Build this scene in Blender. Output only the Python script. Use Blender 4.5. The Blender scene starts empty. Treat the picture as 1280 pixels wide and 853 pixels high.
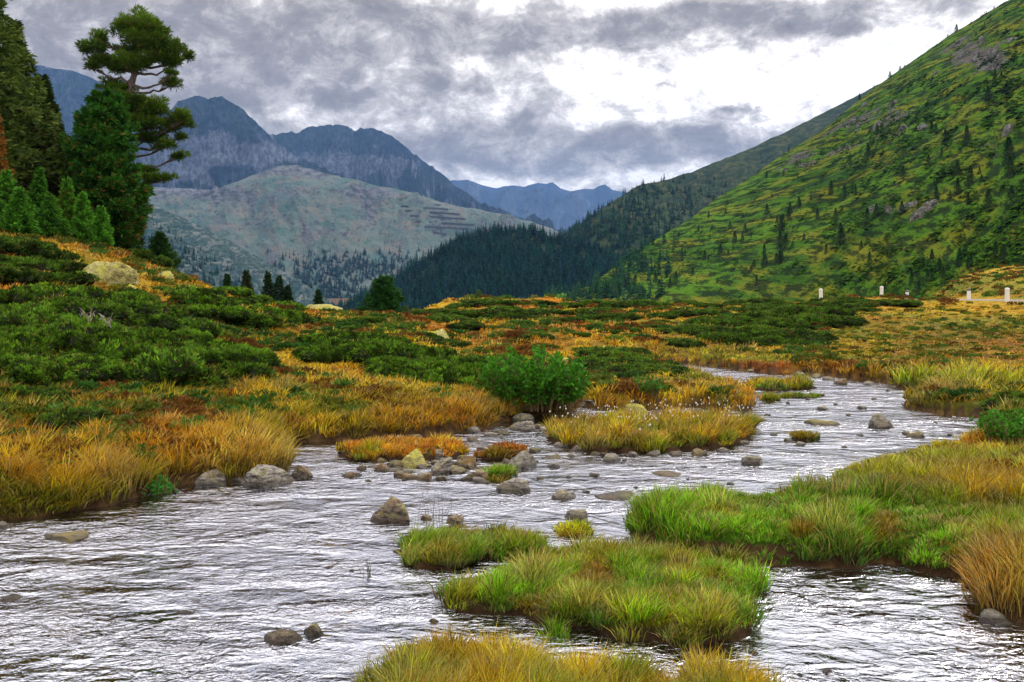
import bpy, math, random
import numpy as np
PI = math.pi
random.seed(7)
RNG = np.random.default_rng(7)

# ------------------------------------------------------------------ camera, world, sun, exposure
S = bpy.context.scene
COL = S.collection
CAM_H, FOC, CX, HY = 3.0, 1100.0, 640.0, 345.0        # eye height (m); focal length and horizon row of the photograph
cd = bpy.data.cameras.new('camera'); cam = bpy.data.objects.new('camera', cd); COL.objects.link(cam)
cam.location = (0, 0, CAM_H); cam.rotation_euler = (PI/2, 0, 0)
cd.sensor_width = 36; cd.lens = FOC/1280*36; cd.shift_y = -(426.5-HY)/1280
cd.clip_start = 0.1; cd.clip_end = 60000
S.camera = cam
S.view_settings.view_transform = 'Standard'; S.view_settings.look = 'None'
S.view_settings.exposure = 0.36; S.view_settings.gamma = 1.0; S.view_settings.use_curve_mapping = False
S.render.engine = 'CYCLES'
S.cycles.use_denoising = True
S.cycles.max_bounces = 5; S.cycles.diffuse_bounces = 2; S.cycles.glossy_bounces = 3
S.cycles.transmission_bounces = 3; S.cycles.transparent_max_bounces = 8; S.cycles.volume_bounces = 0
S.cycles.caustics_reflective = False; S.cycles.caustics_refractive = False
S.cycles.sample_clamp_indirect = 4

SUN_EL, SUN_AZ = math.radians(44), math.radians(62)    # azimuth clockwise from +Y
sd = bpy.data.lights.new('sun', 'SUN'); sun = bpy.data.objects.new('sun', sd); COL.objects.link(sun)
sd.energy = 1.5; sd.angle = math.radians(24); sd.color = (1.0, .95, .86)
sun.rotation_euler = (PI/2 - SUN_EL, 0, PI - SUN_AZ)
sun['kind'] = 'helper'

class NT:
    """tiny node-tree writer"""
    def __init__(s, tree): s.t = tree; s.n = tree.nodes; s.l = tree.links
    def node(s, ty, **kw):
        nd = s.n.new(ty)
        for k, v in kw.items(): setattr(nd, k, v)
        return nd
    def put(s, sock, v):
        if hasattr(v, 'is_linked') or isinstance(v, bpy.types.NodeSocket): s.l.new(v, sock)
        elif v is not None:
            if isinstance(v, tuple) and len(v) == 3 and len(sock.default_value) == 4: v = (*v, 1)
            sock.default_value = v
    def math(s, op, a, b=None, c=None, clamp=False):
        nd = s.node('ShaderNodeMath', operation=op, use_clamp=clamp)
        s.put(nd.inputs[0], a)
        if b is not None: s.put(nd.inputs[1], b)
        if c is not None: s.put(nd.inputs[2], c)
        return nd.outputs[0]
    def step(s, v, a, b):
        nd = s.node('ShaderNodeMapRange', interpolation_type='SMOOTHSTEP')
        s.put(nd.inputs[0], v); nd.inputs[1].default_value = a; nd.inputs[2].default_value = b
        return nd.outputs[0]
    def mix(s, f, a, b, blend='MIX'):
        nd = s.node('ShaderNodeMix', data_type='RGBA', blend_type=blend)
        s.put(nd.inputs[0], f); s.put(nd.inputs[6], a); s.put(nd.inputs[7], b)
        return nd.outputs[2]
    def noise(s, vec, scale, detail=4, rough=.55, dist=0.0):
        nd = s.node('ShaderNodeTexNoise')
        if vec is not None: s.l.new(vec, nd.inputs['Vector'])
        nd.inputs['Scale'].default_value = scale; nd.inputs['Detail'].default_value = detail
        nd.inputs['Roughness'].default_value = rough; nd.inputs['Distortion'].default_value = dist
        return nd.outputs[0]
    def mapping(s, vec, scale=(1, 1, 1), rot=(0, 0, 0), loc=(0, 0, 0)):
        nd = s.node('ShaderNodeMapping'); s.l.new(vec, nd.inputs[0])
        nd.inputs['Scale'].default_value = scale; nd.inputs['Rotation'].default_value = rot; nd.inputs['Location'].default_value = loc
        return nd.outputs[0]

W = bpy.data.worlds.new('World'); S.world = W; W.use_nodes = True
w = NT(W.node_tree); w.n.clear()
sky = w.node('ShaderNodeTexSky', sky_type='NISHITA', sun_disc=False)
sky.sun_elevation = SUN_EL; sky.sun_rotation = SUN_AZ
tc = w.node('ShaderNodeTexCoord')
sep = w.node('ShaderNodeSeparateXYZ'); w.l.new(tc.outputs['Generated'], sep.inputs[0])
dx, dy, dz = sep.outputs
wn1 = w.node('ShaderNodeTexNoise'); w.l.new(w.mapping(tc.outputs['Generated'], (1, 1, 2.4)), wn1.inputs['Vector'])
wn1.inputs['Scale'].default_value = 7; wn1.inputs['Detail'].default_value = 8; wn1.inputs['Roughness'].default_value = .62
sc_ = w.node('ShaderNodeSeparateColor'); w.l.new(wn1.outputs[1], sc_.inputs[0])
ux = w.math('ADD', dx, w.math('MULTIPLY', w.math('SUBTRACT', sc_.outputs[0], .5), .16))
uz = w.math('ADD', dz, w.math('MULTIPLY', w.math('SUBTRACT', sc_.outputs[1], .5), .075))
def skyblob(px, py, rx, ry, amp):
    """one cloud bank, given by direction"""
    cx = (px-CX)/FOC; cz = (HY-py)/FOC; n = math.sqrt(1+cx*cx+cz*cz)
    a = w.math('DIVIDE', w.math('SUBTRACT', ux, cx/n), rx/FOC)
    b = w.math('DIVIDE', w.math('SUBTRACT', uz, cz/n), ry/FOC)
    r2 = w.math('ADD', w.math('MULTIPLY', a, a), w.math('MULTIPLY', b, b))
    return w.math('MULTIPLY', w.math('POWER', 2.718, w.math('MULTIPLY', r2, -1.0)), amp)
dens = None
for b in [(150, 40, 240, 50, .5), (330, 66, 260, 30, .6), (60, 10, 300, 60, .35), (540, 22, 190, 24, .55), (700, 48, 150, 17, .85), (850, 30, 100, 16, .6),
          (330, 128, 200, 14, .4), (120, 80, 200, 30, .3), (560, 112, 130, 16, .35), (980, 38, 110, 13, .4), (1070, 40, 50, 12, .5),
          (760, 170, 230, 24, .62), (900, 165, 80, 24, .35), (620, 190, 260, 16, .4), (560, 215, 200, 20, .35), (820, 212, 150, 14, .3),
          (420, 190, 200, 20, .2), (1110, 5, 120, 12, .45), (930, 130, 18, 6, .5), (835, 100, 16, 7, .5), (760, 125, 30, 6, .35),
          (250, 110, 330, 60, .22), (700, 190, 300, 30, .12), (700, 95, 230, 22, -.10), (1000, 110, 120, 50, -.10)]:
    v = skyblob(*b); dens = v if dens is None else w.math('ADD', dens, v)
fine = w.noise(w.mapping(tc.outputs['Generated'], (1, 1, 1.45), loc=(3, 1, 2)), 20, 12, .68, .25)
wide = w.noise(w.mapping(tc.outputs['Generated'], (1, 1, 2.0), loc=(8, 1, 2)), 3.0, 5, .55)
out_f = w.step(dz, .30, .45)     # above the photograph's edge the cover is broken the same way
back = w.math('SUBTRACT', 1.0, w.step(dy, -.1, .5))
oth = w.math('MULTIPLY', w.math('MAXIMUM', out_f, back), w.math('MULTIPLY', w.step(wide, .42, .68), .75))
dens = w.math('ADD', dens, oth)
dens = w.math('SMOOTH_MIN', dens, .58, .25)
dens = w.math('ADD', dens, w.math('MULTIPLY', w.math('SUBTRACT', fine, .5), 2.1))
dens = w.math('SUBTRACT', dens, .03)
cr = w.node('ShaderNodeValToRGB'); w.l.new(dens, cr.inputs[0])
e = cr.color_ramp.elements
e[0].position = .0; e[0].color = (2.3, 2.2, 2.15, 1)
e[1].position = 1.0; e[1].color = (.36, .32, .30, 1)
for p, c in ((.15, (1.6, 1.5, 1.44)), (.34, (1.0, .92, .88)), (.60, (.58, .52, .50))):
    q = e.new(p); q.color = (*c, 1)
cl = w.mix(1.0, cr.outputs[0], (10, 10, 10, 1), 'MULTIPLY')
blue = w.step(dens, -.20, -.42)
blue = w.math('MULTIPLY', w.math('SUBTRACT', 1.0, w.step(dens, -.55, -.22)), .7)
tot = w.mix(blue, cl, w.mix(1.0, sky.outputs[0], (1.6, 1.6, 1.6, 1), 'MULTIPLY'))
zen = w.math('ADD', 1.0, w.math('MULTIPLY', w.step(dz, .32, .85), .7))
gain = w.node('ShaderNodeVectorMath', operation='SCALE'); w.l.new(tot, gain.inputs[0]); w.l.new(zen, gain.inputs['Scale'])
bg = w.node('ShaderNodeBackground'); w.l.new(gain.outputs[0], bg.inputs[0]); bg.inputs[1].default_value = .06
wo = w.node('ShaderNodeOutputWorld'); w.l.new(bg.outputs[0], wo.inputs[0])

# ------------------------------------------------------------------ maths helpers
def _h(ix, iy, s):
    n = (ix.astype(np.int64)*374761393 + iy.astype(np.int64)*668265263 + s*1442695041) & 0xffffffff
    n = ((n ^ (n >> 13))*1274126177) & 0xffffffff
    n = ((n ^ (n >> 16))*2246822519) & 0xffffffff
    return ((n ^ (n >> 15)) & 0xffff)/65535.0
def vn(x, y, s=0):
    ix = np.floor(x); iy = np.floor(y); fx = x-ix; fy = y-iy
    fx = fx*fx*(3-2*fx); fy = fy*fy*(3-2*fy)
    a = _h(ix, iy, s); b = _h(ix+1, iy, s); c = _h(ix, iy+1, s); d = _h(ix+1, iy+1, s)
    return a+(b-a)*fx+(c-a)*fy+(a-b-c+d)*fx*fy
def fbm(x, y, s=0, o=4, g=.5):
    x = np.asarray(x, float); y = np.asarray(y, float)
    t = 0; a = 1; n = 0
    for k in range(o):
        t = t+a*vn(x*2**k+k*17.3, y*2**k-k*9.1, s+k); n += a; a *= g
    return t/n
def ridged(x, y, s=0, o=5, g=.55):
    t = 0; a = 1; n = 0
    for k in range(o):
        t = t+a*(1-np.abs(2*vn(x*2**k+k*7.7, y*2**k+k*3.3, s+k)-1)); n += a; a *= g
    return t/n
def sstep(a, b, x):
    t = np.clip((x-a)/(b-a), 0, 1); return t*t*(3-2*t)
def wor(x, y, f, s=0):
    """cells: distance to the nearest tuft centre, its id, and the vector from it"""
    u = x*f; v = y*f; iu = np.floor(u); iv = np.floor(v); best = np.full(u.shape, 9.0); bi = np.zeros(u.shape); bx = np.zeros(u.shape); by = np.zeros(u.shape)
    for a in (-1, 0, 1):
        for b in (-1, 0, 1):
            cx = iu+a+.15+.7*_h(iu+a, iv+b, s+1); cy = iv+b+.15+.7*_h(iu+a, iv+b, s+2); d = np.hypot(u-cx, v-cy); m = d < best
            best = np.where(m, d, best); bi = np.where(m, _h(iu+a, iv+b, s+3), bi); bx = np.where(m, u-cx, bx); by = np.where(m, v-cy, by)
    return best, bi, bx, by
def proj(x, y, z): return CX+FOC*x/y, HY-FOC*(z-CAM_H)/y
def at(px, py, Y): return ((px-CX)/FOC*Y, Y, CAM_H-(py-HY)/FOC*Y)
def onwater(px, py, z=0.0):
    Y = (CAM_H-z)*FOC/(py-HY); return ((px-CX)/FOC*Y, Y)
def seg_dist(x, y, P, closed=True):
    P = np.asarray(P, float); n = len(P); best = np.full(x.shape, 1e9)
    for i in range(n if closed else n-1):
        a = P[i]; b = P[(i+1) % n]; d = b-a; L = d@d+1e-12
        t = np.clip(((x-a[0])*d[0]+(y-a[1])*d[1])/L, 0, 1)
        best = np.minimum(best, np.hypot(x-a[0]-t*d[0], y-a[1]-t*d[1]))
    return best
def inside(x, y, P):
    P = np.asarray(P, float); n = len(P); c = np.zeros(x.shape, bool)
    for i in range(n):
        a = P[i]; b = P[(i+1) % n]
        if a[1] == b[1]: continue
        c ^= ((a[1] > y) != (b[1] > y)) & (x < (b[0]-a[0])*(y-a[1])/(b[1]-a[1])+a[0])
    return c
def sdf(x, y, P): return np.where(inside(x, y, P), 1, -1)*seg_dist(x, y, P)

# ------------------------------------------------------------------ mesh helpers
def mesh(name, V, F, mat=None, col=None, smooth=False, uv=None):
    """V (n,3); F: array (m,k) or list of such arrays; col: per-vertex rgb"""
    me = bpy.data.meshes.new(name)
    V = np.asarray(V, np.float32)
    Fs = [np.asarray(f, np.int32) for f in (F if isinstance(F, (list, tuple)) else [F]) if len(f)]
    me.vertices.add(len(V)); me.vertices.foreach_set('co', V.ravel())
    tot = np.concatenate([np.full(len(f), f.shape[1], np.int32) for f in Fs])
    idx = np.concatenate([f.ravel() for f in Fs])
    me.loops.add(len(idx)); me.loops.foreach_set('vertex_index', idx)
    st = np.concatenate([[0], np.cumsum(tot)[:-1]]).astype(np.int32)
    me.polygons.add(len(tot)); me.polygons.foreach_set('loop_start', st)
    if smooth: me.polygons.foreach_set('use_smooth', np.ones(len(tot), bool))
    else: me.polygons.foreach_set('use_smooth', np.zeros(len(tot), bool))
    if col is not None:
        at_ = me.color_attributes.new('Col', 'FLOAT_COLOR', 'POINT')
        c4 = np.ones((len(V), 4), np.float32); c4[:, :3] = col; at_.data.foreach_set('color', c4.ravel())
    if uv is not None:
        ul = me.uv_layers.new(name='UVMap'); ul.data.foreach_set('uv', np.asarray(uv, np.float32)[idx].ravel())
    me.update(calc_edges=True)
    if mat: me.materials.append(mat)
    return me
def link(name, me, parent=None, loc=None, rz=0, sc=None):
    o = bpy.data.objects.new(name, me); COL.objects.link(o)
    if parent: o.parent = parent
    if loc is not None: o.location = loc
    if rz: o.rotation_euler = (0, 0, rz)
    if sc is not None: o.scale = (sc,)*3 if not hasattr(sc, '__len__') else sc
    return o
def tag(o, label, cat, group=None, kind=None):
    o['label'] = label; o['category'] = cat
    if group: o['group'] = group
    if kind: o['kind'] = kind
    return o
def struct(o): o['kind'] = 'structure'; return o
def empty(name, loc=(0, 0, 0), rz=0):
    o = bpy.data.objects.new(name, None); COL.objects.link(o); o.location = loc; o.rotation_euler = (0, 0, rz); o.empty_display_size = .2
    return o
def grid_faces(nr, nc):
    a = np.arange(nr*nc).reshape(nr, nc)
    return np.stack([a[:-1, :-1], a[:-1, 1:], a[1:, 1:], a[1:, :-1]], -1).reshape(-1, 4)
class Bag:
    """collects triangles / quads with colours, then becomes one mesh"""
    def __init__(s): s.V = []; s.T = []; s.Q = []; s.C = []; s.n = 0
    def add(s, V, F, C):
        V = np.asarray(V, float).reshape(-1, 3); F = np.asarray(F, int)
        C = np.broadcast_to(np.asarray(C, float), (len(V), 3))
        s.V.append(V); s.C.append(C); (s.T if F.shape[1] == 3 else s.Q).append(F+s.n); s.n += len(V)
    def arrays(s):
        return (np.concatenate(s.V), [np.concatenate(k) for k in (s.T, s.Q) if k], np.concatenate(s.C))
    def mesh(s, name, mat, smooth=False):
        V, F, C = s.arrays(); return mesh(name, V, F, mat, C, smooth)
def tube(bag, P, R, col, n=7):
    P = np.asarray(P, float); R = np.asarray(R, float); T = np.gradient(P, axis=0); T /= np.linalg.norm(T, axis=1)[:, None]+1e-9
    up = np.array([0, 0, 1.]) if abs(T[0][2]) < .9 else np.array([1., 0, 0])
    A = np.cross(T, up); A /= np.linalg.norm(A, axis=1)[:, None]+1e-9; B = np.cross(T, A)
    th = np.linspace(0, 2*PI, n, endpoint=False)
    V = P[:, None]+R[:, None, None]*(np.cos(th)[None, :, None]*A[:, None]+np.sin(th)[None, :, None]*B[:, None])
    k = len(P); i = np.arange(k-1)[:, None]*n; j = np.arange(n)[None]; j2 = (j+1) % n
    F = np.stack([i+j, i+j2, i+n+j2, i+n+j], -1).reshape(-1, 4)
    bag.add(V.reshape(-1, 3), F, col)
def unit(v): return v/(np.linalg.norm(v, axis=-1, keepdims=True)+1e-9)
def sprays(bag, P, D, L, Wd, C, rng, leaf=3, spread=.5, droop=0.0):
    """leafy sprays: each is `leaf` narrow diamonds fanning out of P along D"""
    P = np.repeat(P, leaf, 0); D = np.repeat(D, leaf, 0); L = np.repeat(L, leaf); C = np.repeat(C, leaf, 0)
    n = len(P)
    D = unit(D+rng.normal(0, spread, (n, 3))); D[:, 2] -= droop; D = unit(D)
    sdv = unit(np.cross(D, rng.normal(0, 1, (n, 3))))
    L = L*rng.uniform(.6, 1.2, n); Wd = L*Wd
    a = P; b = P+D*(L*.5)[:, None]+sdv*Wd[:, None]; c = P+D*L[:, None]; d = P+D*(L*.5)[:, None]-sdv*Wd[:, None]
    V = np.stack([a, b, c, d], 1).reshape(-1, 3)
    F = np.arange(4*n).reshape(n, 4)
    C = C*rng.uniform(.75, 1.25, (n, 1)); bag.add(V, F, np.repeat(C, 4, 0))
def merged(proto, loc, sc, rz, mul):
    V, F, C = proto; n = len(loc); c, s_ = np.cos(rz), np.sin(rz)
    X = V[None, :, 0]*c[:, None]-V[None, :, 1]*s_[:, None]; Y = V[None, :, 0]*s_[:, None]+V[None, :, 1]*c[:, None]
    sc = np.asarray(sc)
    if sc.ndim == 1: sc = np.stack([sc, sc, sc], 1)
    O = np.stack([X*sc[:, :1]+loc[:, :1], Y*sc[:, 1:2]+loc[:, 1:2], V[None, :, 2]*sc[:, 2:]+loc[:, 2:]], -1).reshape(-1, 3)
    off = np.arange(n)[:, None, None]*len(V)
    return O, [(f[None]+off).reshape(-1, f.shape[1]) for f in F], (C[None]*mul[:, None, :]).reshape(-1, 3)

# ------------------------------------------------------------------ materials
def mat(name):
    m = bpy.data.materials.new(name); m.use_nodes = True; t = NT(m.node_tree); t.n.clear()
    o = t.node('ShaderNodeOutputMaterial'); return m, t, o
def foliage_mat(name, trans=.35, gloss=.05, rnd=.25):
    m, t, o = mat(name)
    a = t.node('ShaderNodeAttribute', attribute_name='Col').outputs[0]
    oi = t.node('ShaderNodeObjectInfo')
    k = t.math('ADD', t.math('MULTIPLY', oi.outputs['Random'], 2*rnd), 1-rnd)
    sc = t.node('ShaderNodeVectorMath', operation='SCALE'); t.l.new(a, sc.inputs[0]); t.l.new(k, sc.inputs['Scale'])
    d = t.node('ShaderNodeBsdfDiffuse'); t.l.new(sc.outputs[0], d.inputs[0])
    tr = t.node('ShaderNodeBsdfTranslucent'); t.l.new(sc.outputs[0], tr.inputs[0])
    mx = t.node('ShaderNodeMixShader'); mx.inputs[0].default_value = trans; t.l.new(d.outputs[0], mx.inputs[1]); t.l.new(tr.outputs[0], mx.inputs[2])
    g = t.node('ShaderNodeBsdfGlossy'); g.inputs['Roughness'].default_value = .5; g.inputs[0].default_value = (.8, .8, .8, 1)
    m2 = t.node('ShaderNodeMixShader'); m2.inputs[0].default_value = gloss; t.l.new(mx.outputs[0], m2.inputs[1]); t.l.new(g.outputs[0], m2.inputs[2])
    t.l.new(m2.outputs[0], o.inputs[0]); return m
M_GRASS = foliage_mat('grass_blades', .4, .03, 0)
M_LEAF = foliage_mat('leaves', .35, .012, .25)
M_NEEDLE = foliage_mat('needles', .2, .012, .2)
M_FAR = foliage_mat('far_foliage', 0, 0, .15)
def bark_mat():
    m, t, o = mat('bark'); tcn = t.node('ShaderNodeTexCoord').outputs['Object']
    n = t.noise(t.mapping(tcn, (6, 6, 1.5)), 3, 6, .65)
    c = t.mix(t.step(n, .35, .65), (.035, .026, .02), (.16, .12, .095))
    p = t.node('ShaderNodeBsdfPrincipled'); t.l.new(c, p.inputs['Base Color']); p.inputs['Roughness'].default_value = .9
    b = t.node('ShaderNodeBump'); b.inputs['Strength'].default_value = .6; b.inputs['Distance'].default_value = .03; t.l.new(n, b.inputs['Height']); t.l.new(b.outputs[0], p.inputs['Normal'])
    t.l.new(p.outputs[0], o.inputs[0]); return m
M_BARK = bark_mat()
def soil_mat(name='turf', bump=.05, scale=1.0):
    m, t, o = mat(name)
    a = t.node('ShaderNodeAttribute', attribute_name='Col').outputs[0]
    g = t.node('ShaderNodeNewGeometry').outputs['Position']
    n = t.noise(g, 3.0*scale, 8, .65); n2 = t.noise(g, 18*scale, 4, .6)
    k = t.math('ADD', t.math('MULTIPLY', t.step(n, .3, .7), .9), .5)
    sc = t.node('ShaderNodeVectorMath', operation='SCALE'); t.l.new(a, sc.inputs[0]); t.l.new(k, sc.inputs['Scale'])
    p = t.node('ShaderNodeBsdfPrincipled'); t.l.new(sc.outputs[0], p.inputs['Base Color']); p.inputs['Roughness'].default_value = .95
    p.inputs['Specular IOR Level'].default_value = .15
    h = t.math('ADD', n, t.math('MULTIPLY', n2, .4))
    b = t.node('ShaderNodeBump'); b.inputs['Strength'].default_value = .9; b.inputs['Distance'].default_value = bump; t.l.new(h, b.inputs['Height']); t.l.new(b.outputs[0], p.inputs['Normal'])
    t.l.new(p.outputs[0], o.inputs[0]); return m
M_TURF = soil_mat()
def rock_mat(name, base=(.24, .215, .19), dark=(.07, .06, .052), lichen=(.32, .30, .03), lich=.5, warm=(.27, .15, .07), scale=1.0, wet=True):
    m, t, o = mat(name); tcn = t.node('ShaderNodeTexCoord').outputs['Object']
    geo = t.node('ShaderNodeNewGeometry'); oi = t.node('ShaderNodeObjectInfo')
    off = t.node('ShaderNodeVectorMath', operation='ADD'); t.l.new(tcn, off.inputs[0])
    cb = t.node('ShaderNodeCombineXYZ'); t.l.new(t.math('MULTIPLY', oi.outputs['Random'], 40), cb.inputs[0]); t.l.new(cb.outputs[0], off.inputs[1])
    v = off.outputs[0]
    n1 = t.noise(v, 3*scale, 8, .68, .4); n2 = t.noise(t.mapping(v, (1, 1, 3.0), (.5, .3, 0)), 7*scale, 7, .7, .6); n3 = t.noise(v, 22*scale, 4, .6)
    n4 = t.noise(t.mapping(v, loc=(5, 5, 5)), 2.2*scale, 6, .65)
    c = t.mix(t.step(n2, .40, .56), dark, base)
    c = t.mix(t.math('MULTIPLY', t.step(n4, .48, .66), .7), c, warm)
    c = t.mix(t.math('MULTIPLY', t.step(n3, .5, .7), .4), c, (.45, .43, .40))
    sx = t.node('ShaderNodeSeparateXYZ'); t.l.new(geo.outputs['Normal'], sx.inputs[0])
    c = t.mix(t.math('MULTIPLY', t.math('MULTIPLY', t.step(n1, .45, .6), t.step(sx.outputs[2], .15, .7)), lich), c, lichen)
    sp = t.node('ShaderNodeSeparateXYZ'); t.l.new(geo.outputs['Position'], sp.inputs[0])
    p = t.node('ShaderNodeBsdfPrincipled'); p.inputs['Roughness'].default_value = .85
    if wet:   # the wet band where the river licks the stone
        wt = t.math('SUBTRACT', 1.0, t.step(t.math('ADD', sp.outputs[2], t.math('MULTIPLY', n1, -.06)), -.01, .05))
        c = t.mix(wt, c, t.mix(1.0, c, (.35, .33, .3, 1), 'MULTIPLY'))
        t.l.new(t.math('SUBTRACT', .85, t.math('MULTIPLY', wt, .5)), p.inputs['Roughness'])
    t.l.new(c, p.inputs['Base Color'])
    b = t.node('ShaderNodeBump'); b.inputs['Strength'].default_value = .9; b.inputs['Distance'].default_value = .07/scale
    t.l.new(t.math('ADD', n2, t.math('MULTIPLY', n3, .35)), b.inputs['Height']); t.l.new(b.outputs[0], p.inputs['Normal'])
    t.l.new(p.outputs[0], o.inputs[0]); return m
M_ROCK = rock_mat('river_rock', base=(.20, .155, .105), dark=(.045, .035, .026), warm=(.22, .10, .035))
M_ROCKL = rock_mat('lichen_rock', dark=(.17, .15, .06), base=(.48, .43, .12), lichen=(.42, .40, .03), lich=.95, warm=(.38, .30, .10), wet=False)
M_ROCKO = rock_mat('ochre_rock', base=(.27, .20, .115), lichen=(.4, .34, .04), lich=.7, warm=(.42, .24, .06))
M_ROCKG = rock_mat('grey_rock', base=(.31, .285, .25), dark=(.06, .05, .045), lich=.25, warm=(.26, .2, .15))
M_CRAG = rock_mat('crag', base=(.15, .148, .14), dark=(.03, .03, .028), lich=.5, lichen=(.06, .09, .02), warm=(.12, .10, .08), scale=.12, wet=False)

# ------------------------------------------------------------------ near terrain: height from measured stations along sight lines
TY = [3, 8, 12, 16, 20, 27, 35, 45, 60, 80, 110, 150, 300, 900]
TAB = {
 -900: [.5, .9, 1.8, 3, 4.5, 7, 10, 14, 18, 21, 23, 23, -20, -50],
 -200: [.4, .5, .8, 1.4, 2.2, 3.8, 5.8, 8.5, 11.5, 14, 16, 14, -30, -60],
 0:    [.3, .4, .5, 1.1, 1.9, 3.4, 5.5, 8.0, 9.6, 10, 9, 6, -30, -60],
 80:   [.3, .3, .4, 1.0, 1.7, 3.05, 4.9, 6.6, 6.5, 4, 2, -3, -30, -60],
 150:  [.3, .3, .35, .9, 1.5, 2.7, 4.0, 4.5, 3.0, 0, -4, -8, -30, -60],
 220:  [.3, .3, .3, .75, 1.15, 2.1, 2.95, 3.0, 1.0, -3, -8, -12, -30, -60],
 300:  [.3, .3, .3, .6, .8, 1.25, 1.6, 1.85, 1.0, -3, -8, -12, -30, -60],
 370:  [.3, .3, .3, .5, .7, 1.0, 1.1, 1.0, -.2, -4, -8, -12, -30, -60],
 450:  [.3, .3, .3, .4, .6, .85, .85, .75, -.6, -4, -8, -12, -30, -60],
 500:  [.3, .3, .3, .3, .5, .78, .85, .75, -.1, -4, -8, -12, -30, -60],
 560:  [.3, .3, .3, .3, .4, .55, .55, .75, 1.3, -2, -8, -12, -30, -60],
 600:  [.3, .3, .3, .3, .35, .45, .5, .8, 1.5, -1, -8, -12, -30, -60],
 750:  [.3, .3, .3, .3, .35, .35, .5, .85, 1.15, -1, -7, -12, -30, -60],
 900:  [.3, .3, .3, .3, .3, .3, .42, .75, 1.05, 0, -5, -12, -30, -60],
 1050: [.3, .3, .3, .3, .3, .3, .45, .95, 1.3, .7, -3, -9, -25, -60],
 1130: [.3, .3, .3, .3, .3, .3, .55, 1.0, 1.35, 1.5, 0, -5, -20, -60],
 1200: [.3, .3, .3, .3, .3, .28, .55, .85, 1.3, 2.0, 2.7, 3, -10, -60],
 1280: [.3, .3, .3, .3, .3, .3, .6, .95, 1.6, 2.7, 3.7, 5, 0, -60],
 1500: [.3, .3, .3, .3, .35, .5, .9, 1.5, 2.0, 3.6, 6, 9, 12, -60],
 2300: [.3, .3, .4, .5, .7, 1.0, 1.6, 2.4, 3.5, 5, 8, 12, 20, -60]}
_px = np.linspace(-900, 2300, 641); _ly = np.linspace(math.log(3), math.log(900), 300)
_cols = sorted(TAB); _T = np.array([np.interp(_ly, np.log(TY), TAB[c]) for c in _cols])
_T = np.array([np.interp(_px, _cols, _T[:, j]) for j in range(len(_ly))]).T
def _blur(A, ax, r):
    k = np.exp(-np.linspace(-2, 2, 2*r+1)**2); k /= k.sum(); pad = [(0, 0), (0, 0)]; pad[ax] = (r, r)
    B = np.pad(A, pad, mode='edge'); return np.apply_along_axis(lambda v: np.convolve(v, k, 'valid'), ax, B)
_T = _blur(_blur(_T, 0, 9), 1, 7)
def table(x, y):
    y = np.maximum(y, 3.0); px = np.clip(CX+FOC*x/y, -899, 2299); ly = np.clip(np.log(y), _ly[0], _ly[-1]-1e-6)
    a = (px-_px[0])/(_px[1]-_px[0]); b = (ly-_ly[0])/(_ly[1]-_ly[0])
    i = np.minimum(a.astype(int), len(_px)-2); j = np.minimum(b.astype(int), len(_ly)-2); a -= i; b -= j
    return (_T[i, j]*(1-a)+_T[i+1, j]*a)*(1-b)+(_T[i, j+1]*(1-a)+_T[i+1, j+1]*a)*b
def W2(pts): return np.array([onwater(*p) for p in pts])
# the banks' water lines
BANK_MAIN = np.vstack([W2([(-900, 690), (-300, 668), (0, 650), (60, 644), (130, 632), (200, 613), (240, 604), (290, 601), (330, 598), (352, 590), (356, 575), (338, 561), (350, 555), (400, 552),
     (470, 549), (520, 546), (560, 542), (610, 535), (640, 524), (680, 519), (716, 516), (722, 509), (780, 513), (850, 509), (900, 512), (938, 514), (946, 505), (935, 496), (905, 488), (880, 478), (850, 470), (815, 462), (812, 455), (835, 454),
     (880, 458), (920, 463), (960, 468), (1020, 470), (1070, 475), (1112, 480), (1125, 487), (1165, 494), (1140, 502), (1128, 509), (1150, 515), (1200, 521), (1238, 524), (1240, 545), (1232, 556), (1195, 568), (1150, 578), (1105, 592), (1055, 600), (1035, 612),
     (1032, 632), (1000, 636), (960, 642), (880, 642), (800, 650), (800, 655), (782, 668), (800, 684), (850, 690), (872, 704), (950, 706), (1010, 711), (1080, 713), (1092, 702), (1128, 706), (1150, 714), (1220, 724), (1236, 742),
     (1238, 768), (1280, 778), (1500, 815), (2200, 880)]), [[60, 3], [90, 100], [150, 900], [-150, 900], [-90, 100], [-60, 12]]])
ROAD = np.array([((p-CX)/FOC*Y, Y) for p, Y in [(1900, 36), (1500, 45), (1280, 53), (1230, 57), (1180, 64), (1145, 74), (1125, 88), (1118, 105), (1116, 125)]])
ROADZ = np.array([1.6, 1.55, 1.5, 1.42, 1.28, 1.0, .2, -1.2, -3.0])
def road_info(x, y):
    best = np.full(x.shape, 1e9); zz = np.zeros(x.shape)
    for i in range(len(ROAD)-1):
        a, b = ROAD[i], ROAD[i+1]; d = b-a; t = np.clip(((x-a[0])*d[0]+(y-a[1])*d[1])/(d@d), 0, 1)
        r = np.hypot(x-a[0]-t*d[0], y-a[1]-t*d[1]); m = r < best
        best = np.where(m, r, best); zz = np.where(m, ROADZ[i]+t*(ROADZ[i+1]-ROADZ[i]), zz)
    return best, zz
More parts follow.
